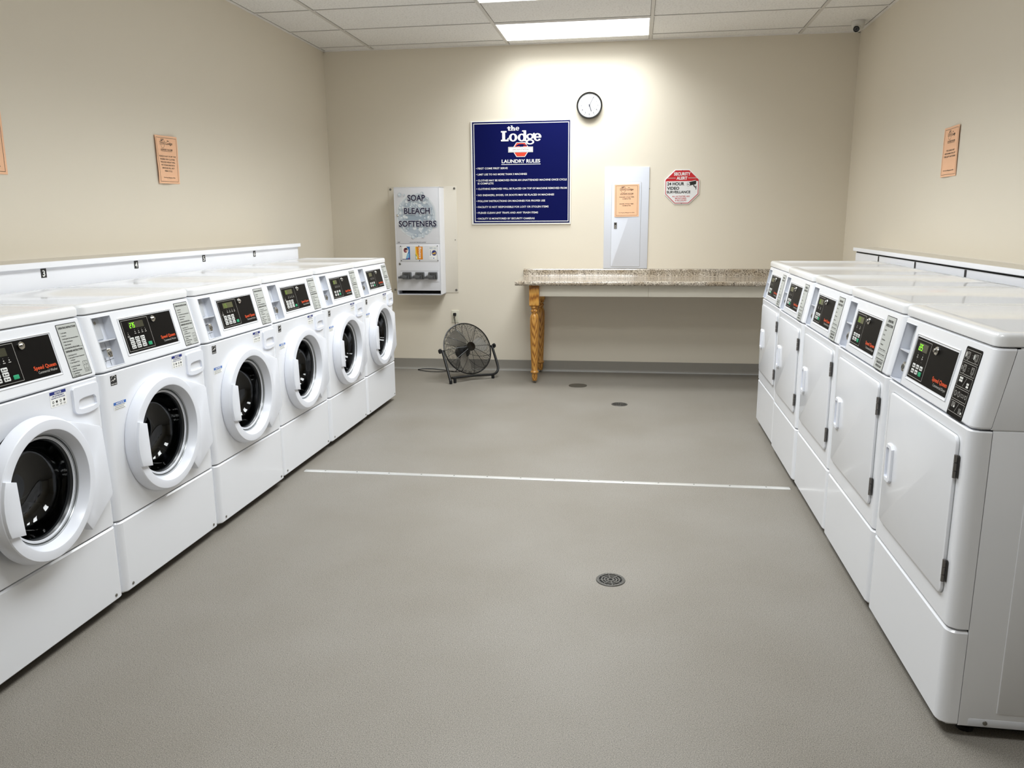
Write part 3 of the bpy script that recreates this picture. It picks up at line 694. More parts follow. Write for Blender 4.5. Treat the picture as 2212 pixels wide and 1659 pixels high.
    dr = part('drum', drum, t, 'wdrum', 'dark steel drum behind the door glass')
    for i in range(3):
        def lifter(i=i):
            mb = MB(); a = math.radians(80+120*i); c_, s_ = math.cos(a), math.sin(a)
            f2 = Fr(FF.p(DC+0.262*c_, DZ+0.262*s_, -0.24), (0, -1, 0), FF.U*(-s_)+FF.V*c_, -(FF.U*c_+FF.V*s_)); mb.prism(f2, rrect(-0.12, -0.03, 0.12, 0.03, 0.025), 0, 0.05, 'drum_steel', 0.018); return mb
        part('lifter', lifter, dr, 'wlift%d' % i)
    # the door
    hinge_swing = None
    def ringm():
        mb = MB(); prof = [(0.205, 0.001), (0.229, 0.001), (0.2305, 0.006), (0.2295, 0.016), (0.227, 0.026), (0.2235, 0.034), (0.2215, 0.039), (0.2185, 0.0415), (0.192, 0.0445), (0.1885, 0.0438), (0.187, 0.041), (0.1745, 0.016), (0.173, 0.010), (0.158, 0.004)]
        mb.lathe(FF, DC, DZ, prof, 'plastic_white', 96); return mb
    dparent = t
    door = part('door', ringm, t, 'wdoor', 'round white door ring')
    def hinge():
        mb = MB(); P = [(0.507, 0.362), (0.545, 0.386), (0.638, 0.440), (0.641, 0.452), (0.632, 0.560), (0.622, 0.688), (0.612, 0.700), (0.50, 0.742), (0.44, 0.762)]
        P += [(DC+0.205*math.cos(math.radians(a)), DZ+0.205*math.sin(math.radians(a))) for a in (54, 40, 25, 10, -5, -20, -35, -46)]
        mb.prism(FF, P, 0.001, 0.030, 'plastic_white', 0.004); return mb
    part('hinge_cover', hinge, door, 'whinge')
    def handle():
        mb = MB(); P = []
        for a in (155.5, 162, 170, 178, 186, 194, 200.5): P.append((DC+0.2195*math.cos(math.radians(a)), DZ+0.2195*math.sin(math.radians(a))))
        P += [(0.170, 0.4835), (0.1665, 0.52), (0.1645, 0.56), (0.1625, 0.60), (0.160, 0.650)]
        mb.prism(FF, P, 0.012, 0.0515, 'plastic_white', 0.002); return mb
    part('door_handle', handle, door, 'whandle')
    def gasket():
        mb = MB(); mb.lathe(FF, DC, DZ, [(0.1745, 0.0135), (0.171, 0.0145), (0.169, 0.011)], 'gasket_grey', 96); mb.lathe(FF, DC, DZ, [(0.169, 0.011), (0.1675, 0.008)], 'gasket_dark', 96)
        mb.lathe(FF, DC, DZ, [(0.1675, 0.008), (0.166, 0.0105), (0.1645, 0.007)], 'gasket_grey', 96); mb.lathe(FF, DC, DZ, [(0.1645, 0.007), (0.163, 0.004)], 'gasket_dark', 96)
        mb.lathe(FF, DC, DZ, [(0.163, 0.004), (0.161, 0.006), (0.159, 0.003)], 'gasket_grey', 96); mb.lathe(FF, DC, DZ, [(0.159, 0.003), (0.154, -0.004), (0.153, -0.02)], 'gasket_dark', 96); return mb
    part('glass_rim', gasket, door, 'wgasket', 'ribbed grey rim round the glass')
    def glass():
        mb = MB(); mb.lathe(FF, DC, DZ, [(0.159, 0.0035), (0.154, -0.010), (0.148, -0.035), (0.139, -0.060), (0.123, -0.078), (0.098, -0.088), (0.07, -0.093), (0.035, -0.095), (0.0005, -0.0955)], 'glass_tinted', 96); return mb
    part('door_glass', glass, door, 'wglass', 'dark glass bowl')
    if ajar:
        # pivot on the hinge side, a few degrees open
        a = math.radians(4.0); hx = 0.62; M = Matrix.Translation((hx, 0, 0)) @ Matrix.Rotation(a, 4, 'Z') @ Matrix.Translation((-hx, 0, 0))
        door.matrix_local = M
    return t

def dryer(label, loc, digits, dim=False, pict=False, jit=0.0):
    zc, zf, zl = 0.8603, 0.3125, 1.0694; fr = slant_frame(zc, KD)
    t = thing('clothes_dryer', label, 'clothes dryer', (loc[0]+jit, loc[1], 0), -PI/2, 'clothes dryers along the right wall')
    cab = body_common(t, 'd', zl, KD, zc)
    control_common(t, 'd', 6, digits, dim, fr, zc, zl, KD, (0.026, 0.128, 0.868, 1.050), (0.157, 0.486, 0.890, 1.030), (0.163, 0.479, 0.897, 1.023), (0.168, 0.287, 0.903, 1.017), (0.516, 0.615, 0.864, 1.049), pict)
    part('front_panel', lambda: panel_shell(MB(), 0.001, W-0.001, zf+0.0035, zc-0.003, 'enamel', b=0.003), t, 'dfp')
    k = part('kick_panel', lambda: panel_shell(MB(), 0.001, W-0.001, 0.036, zf-0.002, 'enamel', b=0.006), t, 'dkp')
    def doorm():
        mb = MB(); P = rrect(0.068, 0.386, 0.624, 0.826, 0.022, 6)
        mb.prism(FF, inset(P, -0.0022), 0.0, 0.0008, 'gasket_grey'); mb.prism(FF, P, 0.0, 0.0095, 'enamel', 0.0045); return mb
    d = part('door', doorm, t, 'ddoor')
    def handle():
        mb = MB(); u0, u1, v0, v1 = 0.104, 0.164, 0.538, 0.666; P = [(u0, v0+0.012), (u0+0.012, v0), (u1-0.014, v0), (u1, v0+0.012), (u1, v1-0.012), (u1-0.014, v1), (u0+0.012, v1), (u0, v1-0.012)]
        Q = [(u0+0.006, v0+0.020), (u0+0.011, v0+0.014), (u1-0.026, v0+0.014), (u1-0.021, v0+0.020), (u1-0.021, v1-0.020), (u1-0.026, v1-0.014), (u0+0.011, v1-0.014), (u0+0.006, v1-0.020)]
        L = lambda Pl, d_: [FF.p(x, y, d_) for x, y in Pl]
        mb.loft([L(P, 0.009), L(inset(P, 0.001), 0.0145), L(inset(P, 0.003), 0.017), L(Q, 0.017), L(Q, 0.0098)], 'plastic_white', False, True); return mb
    part('door_handle', handle, d, 'dhandle')
    for i, (v0, v1) in enumerate(((0.718, 0.780), (0.428, 0.490))):
        def hg(v0=v0, v1=v1):
            mb = MB()
            for a, b_ in ((v0, v0+(v1-v0)*0.3), (v0+(v1-v0)*0.33, v0+(v1-v0)*0.66), (v0+(v1-v0)*0.69, v1)): mb.tube([FF.p(0.6305, a, 0.008), FF.p(0.6305, b_, 0.008)], 0.0048, 'hinge_steel', 10)
            mb.rect(FF, 0.630, v0, 0.640, v1, 0.002, 'hinge_steel'); return mb
        part('hinge', hg, t, 'dhinge%d' % i, 'dark steel door hinge')
    if pict:
        # visible flank of the end dryer: pressed panel, bottom recess, screw
        sf = Fr((W-0.004, 0, 0), (0, 1, 0), (0, 0, 1), (1, 0, 0))
        def side():
            mb = MB(); mb.prism(sf, [(0.0512, 0.036), (0.70, 0.036), (0.70, zc-0.002), (0.0512, zc-0.002)], 0.0, 0.003, 'enamel', 0.002)
            mb.prism(sf, [(0.0458, zc+0.001), (0.70, zc+0.001), (0.70, zl-0.003), (0.0458+(zl-zc)*KD, zl-0.003)], 0.0, 0.003, 'enamel', 0.002)
            mb.prism(sf, rrect(0.143, 0.079, 0.66, 0.80, 0.003), 0.0025, 0.0046, 'enamel', 0.0015)
            mb.prism(sf, rrect(0.075, 0.037, 0.66, 0.060, 0.006), 0.0005, 0.0035, 'recess_white', 0.0006); return mb
        s_ = part('side_panel', side, t, 'dside', 'flat white side of the end machine')
        part('screw', lambda: MB().lathe(sf, 0.118, 0.049, [(0.006, 0.003), (0.0055, 0.006), (0, 0.007)], 'steel_dull', 14), s_, 'dsscrew')
    return t

washer('white front-load washer cut off by the left edge of the photo, round door ajar', (XW, YW-6*W), 9, None, ajar=True)
washer('white front-load washer reading 275 in green digits', (XW, YW-5*W), 9, '275')
washer('white front-load washer reading 175, nine grey keys, fourth from the soap dispenser end', (XW, YW-4*W), 9, '175', dim=True, jit=0.006)
washer('white front-load washer with nine grey keys, third from the soap dispenser end', (XW, YW-3*W), 9, '05', dim=True, jit=-0.004)
washer('white front-load washer second from the soap dispenser end, with a small keypad', (XW, YW-2*W), 6, '05', dim=True)
washer('white front-load washer at the far end of its row, next to the soap dispenser', (XW, YW-1*W), 6, None, dim=True)
dryer('white clothes dryer at the far end of its row, next to the granite counter', (XD, YD), None, dim=True, jit=0.004)
dryer('white clothes dryer with grey instruction strip, second from the counter', (XD, YD-W), None, dim=True, jit=-0.004)
dryer('white clothes dryer with grey instruction strip, middle one of the five', (XD, YD-2*W), '08', dim=True, jit=0.002)
dryer('white clothes dryer with grey instruction strip, right behind the one with the pictogram strip', (XD, YD-3*W), '000', dim=True)
dryer('white clothes dryer nearest the camera with black pictogram strip and full side showing', (XD, YD-4*W), '225', pict=True)

# ------------------------------------------------------------------ ledges behind the machines
led = thing('utility_ledge', 'long white boxed ledge with number labels behind the washers', 'ledge', (XL, 1.0, 0))
def world_part(name, mb, parent, label=None):
    ob = bpy.data.objects.new(name, mesh_of(name, mb, parent.location)); COL.objects.link(ob); ob.parent = parent
    if label: ob['label'] = label
    return ob
def sub_part(name, mb, parent, root, label=None):
    ob = bpy.data.objects.new(name, mesh_of(name, mb, root.location)); COL.objects.link(ob); ob.parent = parent
    if label: ob['label'] = label
    return ob
world_part('ledge_box', MB().box(XL+0.001, -2.555, 1.0, 5.795, 0.0, 1.192, 'ledge_white'), led)
mb = MB(); mb.box(XL+0.001, -2.535, 0.99, 5.803, 1.192, 1.2185, 'ledge_white', 0.002); mb.box(XL+0.012, -2.540, 0.995, 5.798, 1.2183, 1.2190, 'ledge_top')
world_part('ledge_top_board', mb, led)
LF = Fr((-2.555, 0, 0), (0, 1, 0), (0, 0, 1), (1, 0, 0))
for y, n in ((3.118, '3'), (3.777, '4'), (4.437, '5'), (5.083, '6')):
    mb = MB(); mb.rect(LF, y-0.017, 1.150, y+0.017, 1.190, 0.0006, 'print_black'); mb.text(LF, n, y, 1.156, 0.028, 0.0012, 'print_white', al='C', bold=0.02)
    world_part('number_label', mb, led, 'black label numbered %s' % n)
led2 = thing('utility_ledge', 'long white boxed ledge behind the dryers', 'ledge', (XR, 1.6, 0))
world_part('ledge_box', MB().box(1.605, XR-0.001, 1.6, 6.205, 0.0, 1.128, 'ledge_white'), led2)
mb = MB(); mb.box(1.588, XR-0.001, 1.59, 6.222, 1.139, 1.1645, 'ledge_white', 0.002); mb.box(1.594, XR-0.012, 1.595, 6.217, 1.1643, 1.165, 'ledge_top'); mb.box(1.608, XR-0.002, 1.6, 6.20, 1.1275, 1.1394, 'gap_dark')
world_part('ledge_top_board', mb, led2)
RF = Fr((1.605, 0, 0), (0, -1, 0), (0, 0, 1), (-1, 0, 0))
for y in (5.64, 4.925, 4.20):
    mb = MB(); mb.rect(RF, -y-0.014, 1.088, -y+0.014, 1.127, 0.0006, 'print_black'); world_part('number_label', mb, led2, 'small black label seen edge-on')

# ------------------------------------------------------------------ things on the back wall
def lodge_letters(mb, fr, u0, v0, s, d, mat):
    """the fat slab-serif word 'Lodge' with 'the' above; drawn in a 0.36 x 0.09 box scaled by s"""
    X = lambda x: u0+(x+1.202)*s
    dd = [d]
    def nd(): dd[0] += 0.00004; return dd[0]
    Y = lambda y: v0+(y-2.061)*s
    def rc(x0, y0, x1, y1, k=0): mb.poly(fr, rrect(X(x0), Y(y0), X(x1), Y(y1), 0.005*s, 3), nd(), mat)
    def o(cx, cy_, rx, ry, tx, ty, a0=0, a1=360): mb.ring(fr, X(cx), Y(cy_), (rx-tx)*s, rx*s, nd(), mat, 32, a0, a1, q0=(ry-ty)*s, q1=ry*s)
    rc(-1.190, 2.061, -1.164, 2.148); rc(-1.202, 2.136, -1.150, 2.148); rc(-1.202, 2.061, -1.138, 2.075)
    mb.poly(fr, [(X(-1.150), Y(2.061)), (X(-1.134), Y(2.061)), (X(-1.132), Y(2.092)), (X(-1.143), Y(2.086))], nd(), mat)
    o(-1.093, 2.092, 0.037, 0.034, 0.022, 0.010)
    o(-1.016, 2.090, 0.036, 0.033, 0.021, 0.010); rc(-1.000, 2.060, -0.977, 2.150); rc(-1.014, 2.140, -0.985, 2.150); rc(-0.990, 2.058, -0.966, 2.068)
    o(-0.943, 2.098, 0.034, 0.024, 0.019, 0.009); o(-0.943, 2.052, 0.037, 0.022, 0.016, 0.010); rc(-0.965, 2.068, -0.935, 2.079); mb.disc(fr, X(-0.908), Y(2.118), 0.009*s, nd(), mat, 14)
    o(-0.877, 2.091, 0.035, 0.033, 0.020, 0.010, 10, 325); rc(-0.906, 2.086, -0.843, 2.097)
    # 'the'
    rc(-1.137, 2.150, -1.123, 2.186); rc(-1.146, 2.170, -1.112, 2.177); rc(-1.134, 2.150, -1.113, 2.157)
    rc(-1.109, 2.150, -1.097, 2.193); rc(-1.114, 2.187, -1.098, 2.193); rc(-1.088, 2.150, -1.076, 2.170); o(-1.0885, 2.166, 0.0125, 0.0125, 0.009, 0.006, 0, 180); rc(-1.112, 2.150, -1.094, 2.155); rc(-1.091, 2.150, -1.072, 2.155)
    o(-1.054, 2.165, 0.0165, 0.0155, 0.009, 0.0045, 12, 320); rc(-1.068, 2.1625, -1.0385, 2.1675)
def octagon(x0, y0, x1, y1, cut): return [(x0+cut, y0), (x1-cut, y0), (x1, y0+cut), (x1, y1-cut), (x1-cut, y1), (x0+cut, y1), (x0, y1-cut), (x0, y0+cut)]
# laundry rules board
mb = MB(); mb.prism(BW, rrect(-1.474, 1.340, -0.580, 2.236, 0.004), 0.001, 0.012, 'sign_white', 0.002); D0 = 0.0125
mb.rect(BW, -1.459, 1.353, -0.591, 2.228, D0, 'sign_blue'); mb.frame(BW, -1.447, 1.365, -0.600, 2.216, 0.006, D0+0.0006, 'sign_white')
lodge_letters(mb, BW, -1.202, 2.061, 1.0, D0+0.0006, 'sign_white')
D1 = D0+0.0006
mb.poly(BW, [(-1.106, 1.990), (-1.064, 1.926), (-0.988, 1.926), (-0.944, 1.990), (-0.984, 2.050), (-1.064, 2.050)], D1, 'sign_white'); mb.poly(BW, [(-1.098, 1.990), (-1.060, 1.931), (-0.991, 1.931), (-0.951, 1.990), (-0.988, 2.045), (-1.061, 2.045)], D1+0.0005, 'sign_red')
mb.poly(BW, [(-1.078, 2.006), (-1.070, 2.012), (-1.064, 2.024), (-1.045, 2.034), (-1.010, 2.036), (-0.985, 2.028), (-0.958, 2.026), (-0.976, 2.020), (-1.000, 2.020), (-1.008, 2.008), (-1.014, 2.006), (-1.022, 2.012), (-1.030, 2.004), (-1.036, 2.018), (-1.050, 2.018)], D1+0.0010, 'sign_blue')
mb.rect(BW, -1.137, 1.965, -0.917, 2.012, D1+0.0012, 'sign_white'); mb.frame(BW, -1.133, 1.968, -0.921, 2.009, 0.002, D1+0.0016, 'sign_blue'); mb.text(BW, 'LINCOLN STATION', -1.027, 1.983, 0.012, D1+0.0016, 'sign_blue', w=0.145, al='C', bold=0.0)
mb.text(BW, 'LAUNDRY RULES', -1.025, 1.876, 0.030, D1, 'sign_white', w=0.343, al='C', bold=0.025); mb.rect(BW, -1.200, 1.861, -0.850, 1.8655, D1, 'sign_white')
for tx, v, x1 in (('FIRST COME FIRST SERVE', 1.824, -1.144), ('LIMIT USE TO NO MORE THAN 3 MACHINES', 1.772, -0.971), ('CLOTHES MAY BE REMOVED FROM AN UNATTENDED MACHINE ONCE CYCLE', 1.720, -0.617), ('IS COMPLETE', 1.694, -1.272), ('CLOTHING REMOVED WILL BE PLACED ON TOP OF MACHINE REMOVED FROM', 1.647, -0.616), ('NO SNEAKERS, SHOES, OR BOOTS MAY BE PLACED IN MACHINES', 1.592, -0.729), ('FOLLOW INSTRUCTIONS ON MACHINES FOR PROPER USE', 1.540, -0.809), ('FACILITY IS NOT RESPONSIBLE FOR LOST OR STOLEN ITEMS', 1.488, -0.778), ('PLEASE CLEAN LINT TRAPS AND ANY TRASH ITEMS', 1.437, -0.872), ('FACILITY IS MONITORED BY SECURITY CAMERAS', 1.386, -0.903)):
    mb.text(BW, tx, -1.415, v, 0.0165, D1, 'sign_white', w=x1+1.415, bold=0.016)
    if tx != 'IS COMPLETE': mb.disc(BW, -1.426, v+0.008, 0.0033, D1, 'sign_white', 10)
solo('rules_sign', mb, 'square navy blue laundry rules sign with white lettering on the back wall', 'sign', BW.p(-1.027, 1.340))
# wall clock
ck = thing('wall_clock', 'round white wall clock with black rim above the breaker panel', 'clock', BW.p(-0.425, 2.342))
cu, cv = -0.425, 2.342
world_part('rim', MB().lathe(BW, cu, cv, [(0.100, 0.001), (0.108, 0.004), (0.112, 0.020), (0.111, 0.034), (0.107, 0.039), (0.102, 0.038), (0.098, 0.032), (0.097, 0.027)], 'black_gloss', 64), ck, 'black plastic rim')
mb = MB(); mb.disc(BW, cu, cv, 0.098, 0.027, 'clock_face', 64)
for i in range(60):
    a = 2*PI*i/60; r0 = 0.083 if i % 5 == 0 else 0.086; mb.line(BW, (cu+r0*math.sin(a), cv+r0*math.cos(a)), (cu+0.0895*math.sin(a), cv+0.0895*math.cos(a)), 0.0022 if i % 5 == 0 else 0.0008, 0.0274, 'clock_ink')
for i in range(1, 13):
    a = 2*PI*i/12; mb.text(BW, str(i), cu+0.070*math.sin(a), cv+0.070*math.cos(a)-0.0075, 0.015, 0.0274, 'clock_ink', al='C', bold=0.0)
world_part('dial', mb, ck)
def hand(ang, L, w, d): a = math.radians(ang); return MB().line(BW, (cu-0.012*math.sin(a), cv-0.012*math.cos(a)), (cu+L*math.sin(a), cv+L*math.cos(a)), w, d+0.006, 'clock_ink')
world_part('hour_hand', hand(161, 0.052, 0.0055, 0.022), ck); world_part('minute_hand', hand(26, 0.082, 0.0030, 0.0235), ck); world_part('second_hand', hand(121, 0.066, 0.0011, 0.0245), ck)
world_part('hub', MB().lathe(BW, cu, cv, [(0.005, 0.027), (0.005, 0.032), (0, 0.0325)], 'clock_ink', 16), ck)
world_part('cover_glass', MB().lathe(BW, cu, cv, [(0.0975, 0.033), (0.08, 0.0345), (0.05, 0.0355), (0.0, 0.036)], 'glass_clear', 48), ck)
# breaker panel
bp_ = thing('breaker_panel', 'tall white electrical breaker panel standing on the counter backsplash', 'electrical panel', BW.p(-0.09, 0.95))
world_part('trim_plate', MB().prism(BW, [(-0.285, 0.947), (0.103, 0.947), (0.103, 1.825), (-0.285, 1.825)], 0.001, 0.010, 'panel_white', 0.003), bp_)
mb = MB(); P = rrect(-0.219, 0.963, 0.035, 1.697, 0.010, 4); mb.prism(BW, inset(P, -0.003), 0.009, 0.0102, 'strip_silver'); mb.prism(BW, P, 0.009, 0.0135, 'panel_white', 0.0015); dp = world_part('panel_door', mb, bp_)
mb = MB(); mb.prism(BW, rrect(-0.196, 1.298, -0.171, 1.352, 0.002, 2), 0.013, 0.0155, 'hinge_steel'); mb.frame(BW, -0.191, 1.303, -0.176, 1.326, 0.003, 0.0159, 'print_light'); mb.rect(BW, -0.190, 1.332, -0.177, 1.347, 0.0159, 'print_black')
sub_part('latch', mb, dp, bp_, 'dark metal latch')
world_part('side_screw', MB().lathe(BW, 0.107, 1.640, [(0.004, 0.001), (0.004, 0.004), (0, 0.005)], 'steel_dull', 10), bp_)
# octagonal sign
oc = [(0.321, 1.798), (0.444, 1.798), (0.532, 1.713), (0.533, 1.587), (0.446, 1.503), (0.322, 1.503), (0.235, 1.588), (0.234, 1.714)][::-1]
mb = MB(); mb.prism(BW, oc, 0.002, 0.006, 'octagon_white', 0.0008); mb.poly(BW, inset(oc, 0.008), 0.0064, 'print_red'); mb.poly(BW, inset(oc, 0.0135), 0.0068, 'octagon_white')
i_ = inset(oc, 0.0075); mb.poly(BW, [(0.2415, 1.710), (0.5255, 1.709), (0.5245, 1.7105), (0.4405, 1.7905), (0.3245, 1.7905), (0.2425, 1.7115)], 0.0071, 'print_red')
mb.rect(BW, 0.2475, 1.6995, 0.5195, 1.7105, 0.00705, 'print_red')
mb.text(BW, 'SECURITY', 0.383, 1.748, 0.026, 0.0075, 'octagon_white', w=0.142, al='C', bold=0.04); mb.text(BW, 'ALERT', 0.381, 1.713, 0.025, 0.0075, 'octagon_white', w=0.092, al='C', bold=0.04)
for a, b_ in ((0.258, 0.326), (0.434, 0.508)): mb.rect(BW, a, 1.723, b_, 1.728, 0.0074, 'print_light')
mb.text(BW, '24 HOUR', 0.257, 1.665, 0.026, 0.0073, 'print_black', w=0.146, bold=0.035); mb.text(BW, 'VIDEO', 0.257, 1.628, 0.025, 0.0073, 'print_black', w=0.104, bold=0.035); mb.text(BW, 'SURVEILLANCE', 0.255, 1.598, 0.021, 0.0073, 'print_black', w=0.202, bold=0.035)
for tx, v, w_ in (('ALL ACTIVITIES ARE', 1.565, 0.150), ('MONITORED', 1.548, 0.096), ('& RECORDED', 1.5315, 0.098)): mb.text(BW, tx, 0.377, v, 0.0125, 0.0073, 'print_red', w=w_, al='C', bold=0.015)
mb.rect(BW, 0.350, 1.5245, 0.405, 1.5265, 0.0073, 'print_light')
mb.poly(BW, [(0.432, 1.657), (0.438, 1.690), (0.500, 1.704), (0.504, 1.690), (0.502, 1.672), (0.480, 1.668)], 0.0073, 'print_black'); mb.line(BW, (0.443, 1.693), (0.500, 1.7055), 0.004, 0.0075, 'octagon_white'); mb.disc(BW, 0.438, 1.673, 0.013, 0.0076, 'octagon_white', 20, ry=0.018); mb.ring(BW, 0.436, 1.673, 0.011, 0.0125, 0.0078, 'print_black', 24, q0=0.0165, q1=0.018); mb.disc(BW, 0.435, 1.672, 0.004, 0.0079, 'print_black', 14, ry=0.006)
mb.line(BW, (0.482, 1.668), (0.490, 1.650), 0.008, 0.0073, 'print_black'); mb.line(BW, (0.488, 1.652), (0.504, 1.645), 0.007, 0.0073, 'print_black'); mb.rect(BW, 0.500, 1.628, 0.506, 1.660, 0.0073, 'print_black')
for q in ((0.383, 1.788), (0.383, 1.512)): mb.disc(BW, q[0], q[1], 0.0035, 0.0078, 'drain_hole', 10)
solo('security_sign', mb, 'octagonal red and white security alert sign right of the breaker panel', 'sign', BW.p(0.384, 1.503))
# wall outlet
ol = thing('wall_outlet', 'ivory wall outlet above the floor fan', 'outlet', BW.p(-1.65, 0.444))
mb = MB(); mb.prism(BW, rrect(-1.686, 0.444, -1.616, 0.560, 0.004), 0.0, 0.006, 'outlet_ivory', 0.003); mb.prism(BW, rrect(-1.668, 0.462, -1.634, 0.542, 0.004), 0.005, 0.008, 'outlet_ivory', 0.001); world_part('cover_plate', mb, ol)
mb = MB()
for a in (-1.657, -1.645): mb.rect(BW, a-0.001, 0.474, a+0.001, 0.484, 0.0084, 'drain_hole')
mb.disc(BW, -1.651, 0.468, 0.0025, 0.0084, 'drain_hole', 10); world_part('socket', mb, ol)

# ------------------------------------------------------------------ paper notices
def paper(label, fr, c, w, h, lines, foot=True, tilt=0.0, curl=0.012, logo=True, d0=0.001, title=True, und=True):
    """letter-size sheet with a printed border; it bows slightly off the wall"""
    cu, cv = c; ct, st_ = math.cos(tilt), math.sin(tilt); L = MB()
    flat = Fr(fr.p(cu, cv), fr.U*ct+fr.V*st_, fr.V*ct-fr.U*st_, fr.N)
    def lift(x, y): a = (x/w+0.5); b_ = (y/h); return d0+curl*(0.5+0.5*math.cos(2*PI*(a*0.9+b_*0.55)))*(0.35+0.65*abs(b_)) + 0.0015
    n = 14; g = []
    for j in range(n+1):
        for i in range(n+1): x, y = -w/2+w*i/n, -h/2+h*j/n; g.append(flat.p(x, y, lift(x, y)))
    fs = [(j*(n+1)+i, j*(n+1)+i+1, (j+1)*(n+1)+i+1, (j+1)*(n+1)+i) for j in range(n) for i in range(n)]
    bk = [p-fr.N*0.0005 for p in g]
    L.add(g, fs, 'paper_orange'); L.add(bk, [tuple(reversed(f)) for f in fs], 'paper_orange')
    R = MB()
    def seg(a, b_, t):                                                     # long straight marks are split so that they follow the bow
        k = 10
        for i in range(k):
            p = (a[0]+(b_[0]-a[0])*i/k, a[1]+(b_[1]-a[1])*i/k); q = (a[0]+(b_[0]-a[0])*(i+1)/k, a[1]+(b_[1]-a[1])*(i+1)/k); R.line(IDF, p, q, t, 0, 'print_black')
    x0, x1, y0, y1 = -w/2+0.013, w/2-0.013, -h/2+0.012, h/2-0.012
    for a, b_ in (((x0, y0), (x1, y0)), ((x1, y0), (x1, y1)), ((x1, y1), (x0, y1)), ((x0, y1), (x0, y0))): seg(a, b_, 0.0018)
    if logo:
        yy = h*0.355
        for P in ([(-0.052, yy+0.006), (-0.044, yy+0.022), (-0.018, yy+0.022), (-0.010, yy+0.006)], [(-0.052, yy-0.010), (-0.040, yy-0.030), (-0.022, yy-0.030), (-0.010, yy-0.010)]):
            for a, b_ in zip(P[:-1], P[1:]): R.line(IDF, a, b_, 0.0016, 0, 'print_black')
        R.frame(IDF, -0.060, yy-0.010, -0.002, yy+0.006, 0.0016, 0, 'print_black'); R.rect(IDF, -0.054, yy-0.0035, -0.008, yy-0.0005, 0, 'print_black')
        R.poly(IDF, [(-0.046, yy+0.008), (-0.036, yy+0.010), (-0.024, yy+0.015), (-0.016, yy+0.016), (-0.028, yy+0.019), (-0.040, yy+0.016)], 0, 'print_black')
        R.text(IDF, 'the', 0.010, yy+0.008, 0.008, 0, 'print_black', w=0.017, bold=0.02); R.text(IDF, 'Lodge', 0.003, yy-0.010, 0.016, 0, 'print_black', w=0.054, bold=0.016, sh=0.12)
    if title:
        R.text(IDF, 'LAUNDRY ROOM', 0, h*0.195, 0.0105, 0, 'print_black', w=0.112, al='C', bold=0.014); R.rect(IDF, -0.056, h*0.195-0.0045, 0.056, h*0.195-0.003, 0, 'print_black')
    for tx, v, wd_ in lines: R.text(IDF, tx, 0, v, 0.0088, 0, 'print_black', w=wd_, al='C', bold=0.014)
    if foot: R.text(IDF, 'The Property Management Office', 0, -h*0.385, 0.0065, 0, 'print_black', w=0.140, al='C', bold=0.012)
    R.v = [flat.p(p.x, p.y, lift(p.x, p.y)+0.0006) for p in R.v]
    L.add(R.v, R.f, 'print_black')
    return solo('paper_notice', L, label, 'notice', fr.p(cu, cv-h/2))
paper('orange paper notice taped to the breaker panel door', BW, (-0.0895, 1.5395), 0.213, 0.277, [('WASHER CYCLE TIME:', 0.026, 0.130), ('33 MINUTES', 0.011, 0.072), ('DRYER CYCLE TIME:', -0.032, 0.122), ('45 MINUTES', -0.047, 0.072)], tilt=0.01, curl=0.004, d0=0.0138)
paper('whole orange paper notice on the left wall above the washers', LW, (4.537, 1.7495), 0.222, 0.276, [('PLEASE DO NOT STUFF THE', 0.016, 0.172), ('WASHERS WITH CLOTHES.', -0.001, 0.158), ('THE EXCESS WEIGHT WILL', -0.018, 0.158), ('PUT THE MACHINE INTO', -0.035, 0.146), ('ERROR AND WILL NOT', -0.052, 0.138), ('FINISH CYCLE.', -0.069, 0.092)], tilt=0.02, curl=0.020)
paper('orange paper notice cut off by the left edge of the photo', LW, (3.165, 1.737), 0.213, 0.277, [('LT', -0.030, 0.022), ('E', -0.046, 0.009)], tilt=0.0, curl=0.006)
paper('orange paper notice on the right wall above the dryers', RW, (-5.008, 1.746), 0.224, 0.276, [('THE LODGE IS NOT', 0.004, 0.118), ('RESPONSIBLE FOR LOST', -0.013, 0.150), ('ITEMS LEFT UNATTENDED', -0.030, 0.158)], tilt=0.005, curl=0.010)

# ------------------------------------------------------------------ soap vending machine
vd = thing('soap_dispenser', 'white wall-mounted soap, bleach and softener vending machine', 'vending machine', BW.p(-1.93, 0.72))
mb = MB(); mb.prism(BW, [(-2.246, 0.724), (-1.614, 0.724), (-1.614, 1.684), (-2.246, 1.684)], 0.001, 0.005, 'vend_plate', 0.001); pl = world_part('back_plate', mb, vd, 'cream mounting plate')
for q in ((-2.228, 1.660), (-1.634, 1.662), (-1.634, 0.748), (-2.216, 0.748)):
    sub_part('screw', MB().lathe(BW, q[0], q[1], [(0.0105, 0.005), (0.0105, 0.0065), (0.006, 0.0068), (0.006, 0.0055), (0, 0.0055)], 'steel_dull', 18), pl, vd)
sub_part('screw', MB().lathe(BW, -1.634, 1.205, [(0.004, 0.005), (0.004, 0.008), (0, 0.008)], 'print_black', 12), pl, vd)
VX0, VX1, VZ0, VZ1, VD = -2.142, -1.731, 0.719, 1.672, 0.2
VF = Fr(BW.p(0, 0, VD), BW.U, BW.V, BW.N)
mb = MB()
